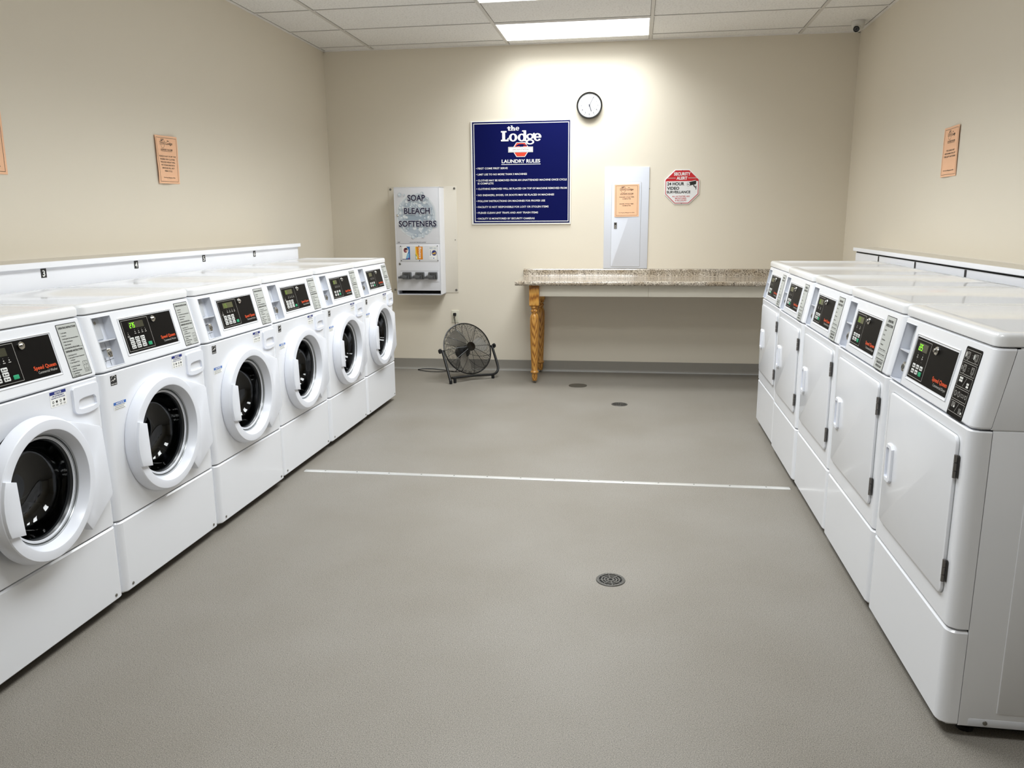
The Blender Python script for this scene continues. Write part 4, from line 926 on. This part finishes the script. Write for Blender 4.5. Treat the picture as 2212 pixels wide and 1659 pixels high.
# box with an open tray slot at the bottom
t0 = 0.757
for (a, b_, c_, e_) in ((VX0, VX0+0.006, VZ0, VZ1), (VX1-0.006, VX1, VZ0, VZ1)): mb.prism(BW, [(a, c_), (b_, c_), (b_, e_), (a, e_)], 0.006, VD, 'vend_white', 0.001)
mb.prism(BW, [(VX0, VZ1-0.006), (VX1, VZ1-0.006), (VX1, VZ1), (VX0, VZ1)], 0.006, VD, 'vend_white', 0.001)
mb.prism(BW, [(VX0, VZ0), (VX1, VZ0), (VX1, VZ0+0.006), (VX0, VZ0+0.006)], 0.006, VD, 'vend_white', 0.001)
mb.prism(BW, [(VX0+0.006, VZ0+0.006), (VX1-0.006, VZ0+0.006), (VX1-0.006, VZ1-0.006), (VX0+0.006, VZ1-0.006)], 0.006, 0.05, 'gap_dark')
world_part('cabinet', mb, vd)
mb = MB(); mb.prism(BW, [(VX0+0.006, t0+0.002), (VX1-0.006, t0+0.002), (VX1-0.006, 1.1765), (VX0+0.006, 1.1765)], 0.06, VD-0.0005, 'vend_white', 0.0012); lowd = world_part('lower_door', mb, vd)
mb = MB(); mb.prism(BW, [(VX0+0.006, 1.1785), (VX1-0.006, 1.1785), (VX1-0.006, VZ1-0.006), (VX0+0.006, VZ1-0.006)], 0.06, VD-0.0005, 'vend_white', 0.0012)
rnd = random.Random(3); bc = (-1.941, 1.420)
for i, (r_, m_) in enumerate(((0.196, 'vend_white'), (0.188, 'bubble_a'), (0.176, 'bubble_b'), (0.150, 'bubble_c'), (0.105, 'bubble_d'))):
    if i: mb.disc(VF, bc[0], bc[1], r_*0.97, 0.0003+0.0003*i, m_, 48, ry=r_*1.05)
kk = 0
for i in range(95):
    a = rnd.random()*2*PI; q = math.sqrt(rnd.random())*0.165; r_ = rnd.uniform(0.007, 0.021); x, y = bc[0]+q*math.cos(a), bc[1]+q*math.sin(a)*1.12
    d_ = 0.0020+0.00002*i
    mb.disc(VF, x, y, r_, d_, ('bubble_c', 'bubble_d', 'bubble_b')[i % 3], 16); mb.disc(VF, x-r_*0.08, y+r_*0.08, r_*0.82, d_+0.000007, ('bubble_b', 'bubble_c', 'bubble_a')[i % 3], 16); mb.disc(VF, x-r_*0.35, y+r_*0.35, r_*0.3, d_+0.000014, 'bubble_hi', 10)
for x, y, r_ in ((-2.088, 1.605, 0.017), (-2.048, 1.603, 0.010), (-1.885, 1.612, 0.017), (-1.835, 1.570, 0.012), (-2.085, 1.490, 0.016), (-1.838, 1.535, 0.010), (-1.975, 1.235, 0.015), (-1.885, 1.240, 0.012), (-1.850, 1.275, 0.016)):
    mb.disc(VF, x, y, r_, 0.0042, 'bubble_c', 18); mb.disc(VF, x, y, r_*0.84, 0.00425, 'bubble_b', 18); mb.disc(VF, x-r_*0.3, y+r_*0.35, r_*0.34, 0.0043, 'bubble_hi', 10)
for tx, u0, u1, v in (('SOAP', -2.017, -1.857, 1.553), ('BLEACH', -2.053, -1.816, 1.441), ('SOFTENERS', -2.104, -1.760, 1.329)):
    w_ = u1-u0
    for b_, m_, d_, ox in ((0.075, 'slide_grey' if 0 else 'bubble_d', 0.0046, 0.0035), (0.07, 'vend_white', 0.0050, 0), (0.028, 'ink_navy', 0.0055, 0)):
        mb.text(VF, tx, (u0+u1)/2+ox, v-ox, 0.052, d_, m_, w=w_+(0.010 if b_ > 0.05 else 0), al='C', bold=b_)
mb.text(VF, 'USE ONE COIN AT TIME PLEASE 4 QUARTERS', -1.936, 1.187, 0.006, 0.0006, 'ink_navy', w=0.15, al='C', bold=0.012); mb.text(VF, 'VEND', -2.122, 1.186, 0.009, 0.0006, 'ink_navy', w=0.022, bold=0.015)
upd = world_part('upper_door', mb, vd, 'white door printed with blue bubbles and navy words')
sub_part('lock', MB().lathe(VF, -2.113, 1.426, [(0.010, 0), (0.010, 0.004), (0.007, 0.006), (0, 0.006)], 'chrome', 18), upd, vd)
sub_part('lock', MB().lathe(VF, -2.108, 0.999, [(0.010, 0), (0.010, 0.004), (0.007, 0.006), (0, 0.006)], 'steel_dull', 18), lowd, vd)
mb = MB(); mb.prism(VF, rrect(-2.104, 1.020, -1.749, 1.162, 0.003), 0, 0.0025, 'vend_clear', 0.0008); world_part('display_window', mb, vd, 'flat clear window over three product cards')
for q in ((-2.095, 1.155), (-1.927, 1.157), (-1.757, 1.157), (-2.092, 1.028), (-1.923, 1.028), (-1.755, 1.028)):
    sub_part('screw', MB().lathe(VF, q[0], q[1], [(0.0042, 0.002), (0.0042, 0.006), (0, 0.006)], 'print_black', 12), lowd, vd)
mb = MB(); x0, x1, y0, y1 = -2.081, -2.010, 1.038, 1.152; e = 0.0028; mb.rect(VF, x0, y0, x1, y1, e, 'print_white'); mb.poly(VF, [(x0+0.040, y1), (x1, y1), (x1, y0), (x0+0.030, y0), (x0+0.050, y0+0.045)][::-1], e+0.0002, 'pack_blue')
mb.disc(VF, x0+0.034, y1-0.036, 0.023, e+0.0003, 'print_white', 20, ry=0.030); mb.disc(VF, x0+0.030, y1-0.032, 0.018, e+0.0004, 'pack_rose', 18, ry=0.022); mb.disc(VF, x0+0.036, y1-0.024, 0.014, e+0.0005, 'pack_hair', 16, ry=0.014); mb.disc(VF, x0+0.038, y1-0.036, 0.009, e+0.0006, 'pack_skin', 14); mb.poly(VF, [(x0+0.032, y0+0.012), (x1-0.012, y0+0.010), (x1-0.008, y0+0.055), (x0+0.044, y0+0.050)], e+0.0004, 'pack_sky'); mb.rect(VF, x0, y0, x1, y0+0.005, e+0.0005, 'print_navy'); mb.disc(VF, x1-0.013, y0+0.010, 0.005, e+0.0006, 'print_red', 10)
world_part('product_card', mb, vd, 'blue and white product card')
mb = MB(); x0, x1 = -1.960, -1.893; mb.rect(VF, x0, y0, x1, y1, e, 'pack_orange'); mb.poly(VF, [(x0, y1), (x0, y0), (x0+0.020, y0), (x0+0.024, y0+0.03), (x0+0.012, y0+0.06), (x0+0.008, y1)], e+0.0002, 'pack_yellow'); mb.poly(VF, [(x0, y0), (x0+0.014, y0), (x0+0.016, y0+0.022), (x0, y0+0.05)], e+0.0003, 'pack_green'); mb.poly(VF, [(x0+0.004, y0+0.006), (x0+0.012, y0+0.004), (x0+0.014, y0+0.02), (x0+0.004, y0+0.036)], e+0.0004, 'print_white')
mb.text(VF, 'Bounce', x0+0.032, y1-0.008, 0.024, e+0.0004, 'print_white', w=0.096, bold=0.022, rot=-PI/2)
world_part('product_card', mb, vd, 'orange and yellow product card')
mb = MB(); x0, x1 = -1.833, -1.766; mb.rect(VF, x0, y0, x1, y1, e, 'print_white'); mb.disc(VF, x0+0.045, y0+0.058, 0.022, e+0.0002, 'print_navy', 24, ry=0.024); mb.text(VF, 'all', x0+0.044, y0+0.047, 0.020, e+0.0005, 'pack_yellow', w=0.030, al='C', bold=0.02)
for i in range(6): mb.rect(VF, x0+0.004+0.005*i, y1-0.024, x0+0.0065+0.005*i, y1-0.004, e+0.0002, 'bubble_d'); mb.rect(VF, x0+0.040+0.0042*i, y1-0.026, x0+0.042+0.0042*i, y1-0.006, e+0.0002, 'bubble_c')
for i in range(4): mb.rect(VF, x0+0.008, y0+0.036+0.012*i, x0+0.014, y0+0.044+0.012*i, e+0.0002, 'print_navy')
mb.disc(VF, x0+0.040, y0+0.012, 0.005, e+0.0002, 'print_blue', 12); mb.frame(VF, x0+0.006, y0+0.006, x0+0.024, y0+0.020, 0.001, e+0.0002, 'print_blue')
world_part('product_card', mb, vd, 'white product card with navy disc')
mb = MB(); mb.prism(VF, rrect(-2.106, 0.838, -1.752, 0.936, 0.003), 0, 0.003, 'vend_white', 0.0012); mb.rect(VF, -2.104, 0.9335, -1.754, 0.936, 0.0034, 'steel_dull'); world_part('coin_plate', mb, vd)
for x in (-2.050, -1.930, -1.810):
    mb = MB(); mb.prism(VF, rrect(x-0.033, 0.862, x+0.048, 0.926, 0.006, 3), 0.003, 0.028, 'slide_grey', 0.005)
    f3 = VF; mb.prism(VF, [(x-0.048, 0.872), (x+0.012, 0.868), (x+0.020, 0.892), (x-0.012, 0.900), (x-0.046, 0.896)], 0.020, 0.062, 'slide_grey', 0.004); mb.prism(VF, rrect(x-0.060, 0.870, x-0.044, 0.890, 0.004, 3), 0.015, 0.070, 'slide_grey', 0.003)
    for i in range(5): mb.prism(VF, [(x-0.012+0.011*i, 0.898), (x-0.008+0.011*i, 0.898), (x-0.008+0.011*i, 0.918), (x-0.012+0.011*i, 0.918)], 0.027, 0.0285, 'drain_hole')
    mb.prism(VF, [(x+0.036, 0.868), (x+0.041, 0.868), (x+0.037, 0.900), (x+0.032, 0.900)], 0.027, 0.031, 'drain_hole')
    world_part('coin_slide', mb, vd, 'grey metal coin slide')

# ------------------------------------------------------------------ folding counter
ct = thing('folding_counter', 'speckled granite-look folding counter on turned oak legs along the back wall', 'counter', BW.p(0, 0))
CX0, CX1 = -1.003, XR-0.004
prof = [(0.002, 0.843), (0.60, 0.843), (0.622, 0.842), (0.632, 0.846), (0.637, 0.855), (0.637, 0.866), (0.632, 0.876), (0.622, 0.8805), (0.608, 0.880), (0.590, 0.8785), (0.060, 0.8785), (0.040, 0.880), (0.030, 0.884), (0.0255, 0.892), (0.0245, 0.925), (0.023, 0.936), (0.016, 0.944), (0.002, 0.945)]
mb = MB(); mb.loft([[BW.p(u, z, d) for d, z in prof] for u in (CX0, CX0+0.7, CX0+1.4, CX0+2.1, CX1-0.05)], 'granite_laminate'); world_part('worktop', mb, ct, 'speckled worktop with rolled front edge and backsplash')
mb = MB(); mb.prism(BW, [(-0.805, 0.748), (0.101, 0.748), (0.101, 0.842), (-0.805, 0.842)], 0.545, 0.565, 'cream_paint', 0.001); mb.prism(BW, [(0.103, 0.748), (CX1-0.06, 0.748), (CX1-0.06, 0.842), (0.103, 0.842)], 0.545, 0.565, 'cream_paint', 0.001)
world_part('apron', mb, ct, 'cream painted apron board')
mb = MB(); mb.prism(BW, [(-0.835, 0.748), (-0.815, 0.748), (-0.815, 0.842), (-0.835, 0.842)], 0.09, 0.52, 'cream_paint', 0.001); world_part('side_rail', mb, ct)
def leg(u, d):
    c = BW.p(u, 0, d); f = Fr(c, BW.U, BW.N*-1, (0, 0, 1)); mb = MB(); h = 0.0415
    mb.prism(f, rrect(-h, -h, h, h, 0.003, 2), 0.665, 0.842, 'oak_varnish', 0.002, 0.008)
    pr = [(0.030, 0.668), (0.034, 0.660), (0.035, 0.652), (0.032, 0.646), (0.026, 0.643), (0.025, 0.638), (0.030, 0.634), (0.033, 0.628), (0.033, 0.620), (0.029, 0.614), (0.026, 0.608), (0.026, 0.600), (0.0285, 0.594), (0.034, 0.585), (0.0385, 0.565), (0.040, 0.535), (0.040, 0.48), (0.038, 0.40), (0.0345, 0.30), (0.0305, 0.20), (0.0275, 0.13), (0.0265, 0.112), (0.029, 0.106), (0.0345, 0.100), (0.0350, 0.093), (0.031, 0.087), (0.026, 0.083), (0.025, 0.076), (0.0265, 0.060), (0.024, 0.040), (0.020, 0.022), (0.018, 0.020)]
    mb.lathe(f, 0, 0, [(r, z) for r, z in pr[::-1]], 'oak_varnish', 32, True, True); return mb, f
for u, d in ((-0.847, 0.553), (-0.847, 0.055)):
    m_, f = leg(u, d); ob = bpy.data.objects.new('leg', mesh_of('leg', m_, f.O)); COL.objects.link(ob); ob.parent = ct; ob.location = f.O-ct.location; ob['label'] = 'turned oak leg'
    g = MB(); g.lathe(f, 0, 0, [(0.012, 0), (0.013, 0.004), (0.005, 0.008), (0.005, 0.022)], 'steel_dull', 14, True, True); go = bpy.data.objects.new('glide', mesh_of('glide', g, f.O)); COL.objects.link(go); go.parent = ob; go['label'] = 'metal glide'

# ------------------------------------------------------------------ floor fan
FC = Vector((-1.452, 6.765, 0.268)); az = math.radians(-48.3); el = math.radians(24)
nh = Vector((math.cos(az), math.sin(az), 0)); fn = (nh*math.cos(el)+Vector((0, 0, math.sin(el)))).normalized(); ft = Vector((-nh.y, nh.x, 0)); fv = fn.cross(ft)*-1
fv = fn.cross(ft); fv = fv if fv.z > 0 else -fv
FA = Fr(FC, ft, fv, fn); FR = 0.232
fan = thing('floor_fan', 'black round floor fan tilted upward on its stand', 'fan', (FC.x, FC.y, 0))
def circ_path(r, d, n=64): return [FA.p(r*math.cos(2*PI*i/n), r*math.sin(2*PI*i/n), d) for i in range(n)]
def dome(r, h): q = r/FR; return h*math.sqrt(max(0, 1-q**3))
world_part('guard_rim', MB().tube(circ_path(FR, 0.0), 0.0055, 'black_metal', 8, True), fan)
def guard(h, n_, spokes, wr, twist):
    mb = MB()
    for i in range(n_): r = 0.045+(FR-0.050)*i/(n_-1); mb.tube(circ_path(r, dome(r, h), 56), wr, 'black_metal', 4, True)
    for k in range(spokes):
        a = 2*PI*k/spokes; P = []
        for i in range(12): r = 0.03+(FR-0.03)*i/11; t_ = a+twist*(i/11); P.append(FA.p(r*math.cos(t_), r*math.sin(t_), dome(r, h)+0.001*(1 if h > 0 else -1)))
        mb.tube(P, wr*1.5, 'black_metal', 4)
    return mb
world_part('front_guard', guard(0.068, 30, 12, 0.0013, 0.0), fan, 'black wire guard'); world_part('rear_guard', guard(-0.075, 20, 10, 0.0013, 0.3), fan, 'black wire guard')
world_part('hub_badge', MB().lathe(FA, 0, 0, [(0.040, 0.062), (0.041, 0.070), (0.038, 0.075), (0.0, 0.076)], 'black_gloss', 28, True), fan)
world_part('motor', MB().lathe(FA, 0, 0, [(0.0, -0.15), (0.045, -0.148), (0.058, -0.135), (0.060, -0.07), (0.045, -0.055), (0.02, -0.05), (0.02, 0.02), (0.0, 0.022)], 'black_metal', 28), fan)
for k in range(3):
    mb = MB(); a0 = 2*PI*k/3; g = []
    for i in range(8):
        r = 0.035+0.165*i/7; wdt = 0.35+0.45*math.sin(PI*min(1, i/7*0.85+0.1))
        for j in range(6): t_ = a0+wdt*(j/5-0.5)*1.3+0.25*i/7; g.append(FA.p(r*math.cos(t_), r*math.sin(t_), -0.012+0.055*(0.5-j/5)))
    fs = [(i*6+j, i*6+j+1, (i+1)*6+j+1, (i+1)*6+j) for i in range(7) for j in range(5)]
    mb.add(g, fs, 'blade_grey'); mb.add([p-fn*0.0015 for p in g], [tuple(reversed(f)) for f in fs], 'blade_grey'); world_part('blade', mb, fan, 'grey fan blade')
PLt = FC-ft*0.252; PRt = FC+ft*0.252; drop = nh*0.14
Lf = Vector((PLt.x+drop.x, PLt.y+drop.y, 0.016)); Rf = Vector((PRt.x+drop.x, PRt.y+drop.y, 0.036))
def bez(a, b_, c_, n=8): return [a*(1-t)**2+b_*2*t*(1-t)+c_*t*t for t in [i/n for i in range(n+1)]]
armR = (PRt-Rf).normalized(); barL = Lf+(PLt-Lf).normalized()*0.035; mid = (barL+Rf)/2-nh*0.03+Vector((0, 0, 0.004)); mid.z = 0.040
mb = MB(); mb.tube([PLt, PLt*0.5+Lf*0.5, Lf], 0.0115, 'black_metal', 12); mb.tube([PRt]+[PRt*0.5+(Rf+armR*0.10)*0.5]+bez(Rf+armR*0.10, Rf, Rf-ft*0.09-nh*0.005, 8)+[mid, barL+ft*0.02], 0.0115, 'black_metal', 12)
st = world_part('stand', mb, fan, 'black tube stand')
for c_ in (Lf, Rf-ft*0.075-nh*0.005, barL+ft*0.05):
    g = Fr((c_.x, c_.y, 0), (1, 0, 0), (0, 1, 0), (0, 0, 1)); sub_part('rubber_foot', MB().lathe(g, 0, 0, [(0.013, 0), (0.014, 0.01), (0.014, max(0.03, c_.z+0.004))], 'rubber', 14, True, True), st, fan)
for s_, P_ in ((-1, PLt), (1, PRt)):
    g = Fr(P_, nh, (0, 0, 1), ft*s_); mb = MB(); pr = [(0.021*(1.0 if i % 2 else 0.72)*math.cos(2*PI*i/12), 0.021*(1.0 if i % 2 else 0.72)*math.sin(2*PI*i/12)) for i in range(12)]
    mb.prism(g, pr, 0.012, 0.034, 'rubber', 0.003); mb.tube([P_-ft*s_*0.02, P_+ft*s_*0.02], 0.008, 'black_metal', 10); world_part('tilt_knob', mb, fan)
mb = MB(); pu = BW.p(-1.652, 0.5235, 0.009)
mb.prism(Fr(pu, BW.U, BW.V, BW.N), rrect(-0.013, -0.013, 0.013, 0.013, 0.005, 3), 0, 0.026, 'rubber', 0.004); plug = mb
P = [pu+BW.N*0.022, pu+BW.N*0.030+Vector((0, 0, -0.02)), BW.p(-1.647, 0.45, 0.032), BW.p(-1.640, 0.36, 0.035), BW.p(-1.63, 0.25, 0.04), BW.p(-1.60, 0.10, 0.06), Vector((-1.62, 7.02, 0.012)), Vector((-1.72, 7.07, 0.006)), Vector((-1.85, 7.125, 0.006)), Vector((-1.95, 7.125, 0.006)), Vector((-2.0, 7.09, 0.006)), Vector((-1.97, 7.05, 0.006)), Vector((-1.86, 7.00, 0.006)), Vector((-1.76, 7.00, 0.006)), Vector((-1.68, 7.03, 0.008)), Vector((-1.58, 6.99, 0.012)), Vector((-1.53, 6.93, 0.06)), FC-fn*0.14+Vector((0, 0, -0.02))]
def smooth(P, k=5):
    R = []
    for i in range(len(P)-1):
        p0, p1, p2, p3 = P[max(i-1, 0)], P[i], P[i+1], P[min(i+2, len(P)-1)]
        for j in range(k): t = j/k; R.append(0.5*((2*p1)+(p2-p0)*t+(2*p0-5*p1+4*p2-p3)*t*t+(3*p1-p0-3*p2+p3)*t**3))
    return R+[P[-1]]
mb = MB(); mb.tube(smooth(P), 0.0034, 'rubber', 8); cd = world_part('power_cord', mb, fan, 'black power cord looped on the floor'); sub_part('plug', plug, cd, fan, 'black plug in the outlet')

# ------------------------------------------------------------------ floor items
def drain(label, c, R):
    t = thing('floor_drain', label, 'floor drain', (c[0], c[1], 0), 0, 'floor drains')
    f = Fr((0, 0, 0), (1, 0, 0), (0, 1, 0), (0, 0, 1))
    part('rim', lambda: MB().lathe(f, 0, 0, [(R, 0.0), (R, 0.002), (R*0.97, 0.0035), (R*0.80, 0.0035), (R*0.78, 0.001)], 'drain_iron', 40), t)
    def gr():
        mb = MB(); mb.disc(f, 0, 0, R*0.80, 0.0006, 'drain_hole', 32)
        for a, b_ in ((0.16, 0.26), (0.37, 0.46), (0.56, 0.65)): mb.lathe(f, 0, 0, [(R*a, 0.0006), (R*a, 0.003), (R*b_, 0.003), (R*b_, 0.0006)], 'drain_iron', 36)
        for i in range(8): a = PI*i/4+0.2; mb.prism(f, [tuple(Vector((math.cos(a), math.sin(a)))*R*0.12+Vector((-math.sin(a), math.cos(a)))*s_*R*0.03) for s_ in (-1, 1)][::1]+[tuple(Vector((math.cos(a), math.sin(a)))*R*0.80+Vector((-math.sin(a), math.cos(a)))*s_*R*0.03) for s_ in (1, -1)], 0.0006, 0.0028, 'drain_iron')
        for i in range(24): a = 2*PI*i/24; mb.disc(f, R*0.88*math.cos(a), R*0.88*math.sin(a), R*0.035, 0.0037, 'drain_hole', 8)
        return mb
    part('grate', gr, t); return t
drain('round grey floor drain in the foreground between the machine rows', (-0.066, 2.889), 0.057)
drain('small round floor drain beyond the white floor strip', (-0.094, 5.899), 0.061)
solo('cleanout_cover', MB().lathe(Fr((-0.458, 6.556, 0), (1, 0, 0), (0, 1, 0), (0, 0, 1)), 0, 0, [(0.078, 0.0), (0.077, 0.0025), (0.066, 0.003), (0.0, 0.003)], 'cover_dark', 40), 'flat dark round cover on the floor just in front of the counter', 'floor cover', (-0.458, 6.556, 0))
ts = thing('floor_strip', 'thin white metal transition strip across the floor', 'floor strip', (-0.45, 4.068, 0))
sf = Fr((-1.80, 4.041, 0), Vector((2.62, 0.047, 0)).normalized(), Vector((-0.047, 2.62, 0)).normalized(), (0, 0, 1))
pr = [(-0.020, 0.0), (0.020, 0.0), (0.019, 0.0025), (0.010, 0.004), (-0.010, 0.004), (-0.019, 0.0025)]
mb = MB(); mb.loft([[sf.p(u, y, z) for y, z in pr] for u in (-0.02, 2.625)], 'alu_and_toe_glint'); stp = world_part('strip', mb, ts)
for i in range(14): sub_part('screw', MB().lathe(Fr(sf.p(0.10+0.185*i, 0), (1, 0, 0), (0, 1, 0), (0, 0, 1)), 0, 0, [(0.0045, 0.004), (0.0035, 0.0055), (0, 0.006)], 'steel_dull', 10), stp, ts)

# ------------------------------------------------------------------ ceiling things
def troffer(row, label):
    x0, x1 = BX0+TW, BX0+2*TW; y1 = BY0-row*TD; y0 = y1-TD
    t = thing('ceiling_light', label, 'ceiling light', ((x0+x1)/2, (y0+y1)/2, ZC), 0, 'recessed fluorescent ceiling lights')
    mb = MB(); m_ = 0.020
    for a, b_, c_, e_ in ((x0+0.012, x1-0.012, y0+0.010, y0+m_), (x0+0.012, x1-0.012, y1-m_, y1-0.010), (x0+0.012, x0+m_, y0+m_, y1-m_), (x1-m_, x1-0.012, y0+m_, y1-m_)): mb.box(a, b_, c_, e_, ZC-0.010, ZC-0.0005, 'tbar_white')
    world_part('frame', mb, t, 'white metal frame')
    mb = MB(); mb.box(x0+m_, x1-m_, y0+m_, y1-m_, ZC-0.006, ZC-0.001, 'light_lens'); world_part('diffuser', mb, t, 'glowing white lens')
    la = bpy.data.lights.new('lamp', 'AREA'); la.shape = 'RECTANGLE'; la.size = x1-x0-2*m_; la.size_y = y1-y0-2*m_; la.energy = LAMP_W*(0.8 if row == 0 else 1.0); la.color = (0.95, 0.985, 1.0); la.spread = math.radians(LAMP_SPREAD)
    lo = bpy.data.objects.new('lamp', la); COL.objects.link(lo); lo.parent = t; lo.location = (0, 0, -0.0075)
for r_ in LIGHT_ROWS:
    troffer(r_, {0: 'lit rectangular ceiling light above the wall clock', 2: 'lit rectangular ceiling light cut off by the top edge of the photo'}.get(r_, '%s lit rectangular ceiling light counted from the back wall' % {4: 'third', 6: 'fourth'}.get(r_, 'fifth')))
sc_ = thing('security_camera', 'small white turret security camera in the right ceiling corner', 'security camera', (1.655, 6.86, ZC))
g = Fr((1.655, 6.86, ZC), (1, 0, 0), (0, -1, 0), (0, 0, -1))
world_part('base', MB().lathe(g, 0, 0, [(0.050, 0.0005), (0.051, 0.006), (0.049, 0.010), (0.050, 0.011), (0.047, 0.035), (0.041, 0.056), (0.034, 0.066), (0.0, 0.068)], 'camera_white', 32), sc_)
look = Vector((-0.30, -0.80, -0.42)).normalized(); lr = look.cross(Vector((0, 0, 1))).normalized(); lu = lr.cross(look); bc = Vector((1.640, 6.832, ZC-0.058)); lf = Fr(bc, lr, lu, look)
hd = world_part('eyeball', MB().lathe(lf, 0, 0, [(0.0, -0.030), (0.015, -0.026), (0.026, -0.015), (0.030, 0.0), (0.0285, 0.012), (0.0265, 0.018), (0.024, 0.020)], 'camera_white', 28), sc_)
mb = MB(); mb.lathe(lf, 0, 0, [(0.0225, 0.0195), (0.016, 0.018), (0.012, 0.020), (0.010, 0.018), (0.0, 0.016)], 'black_gloss', 28); mb.ring(lf, 0, 0, 0.011, 0.0125, 0.0205, 'hinge_steel', 24); sub_part('lens', mb, hd, sc_, 'black lens')
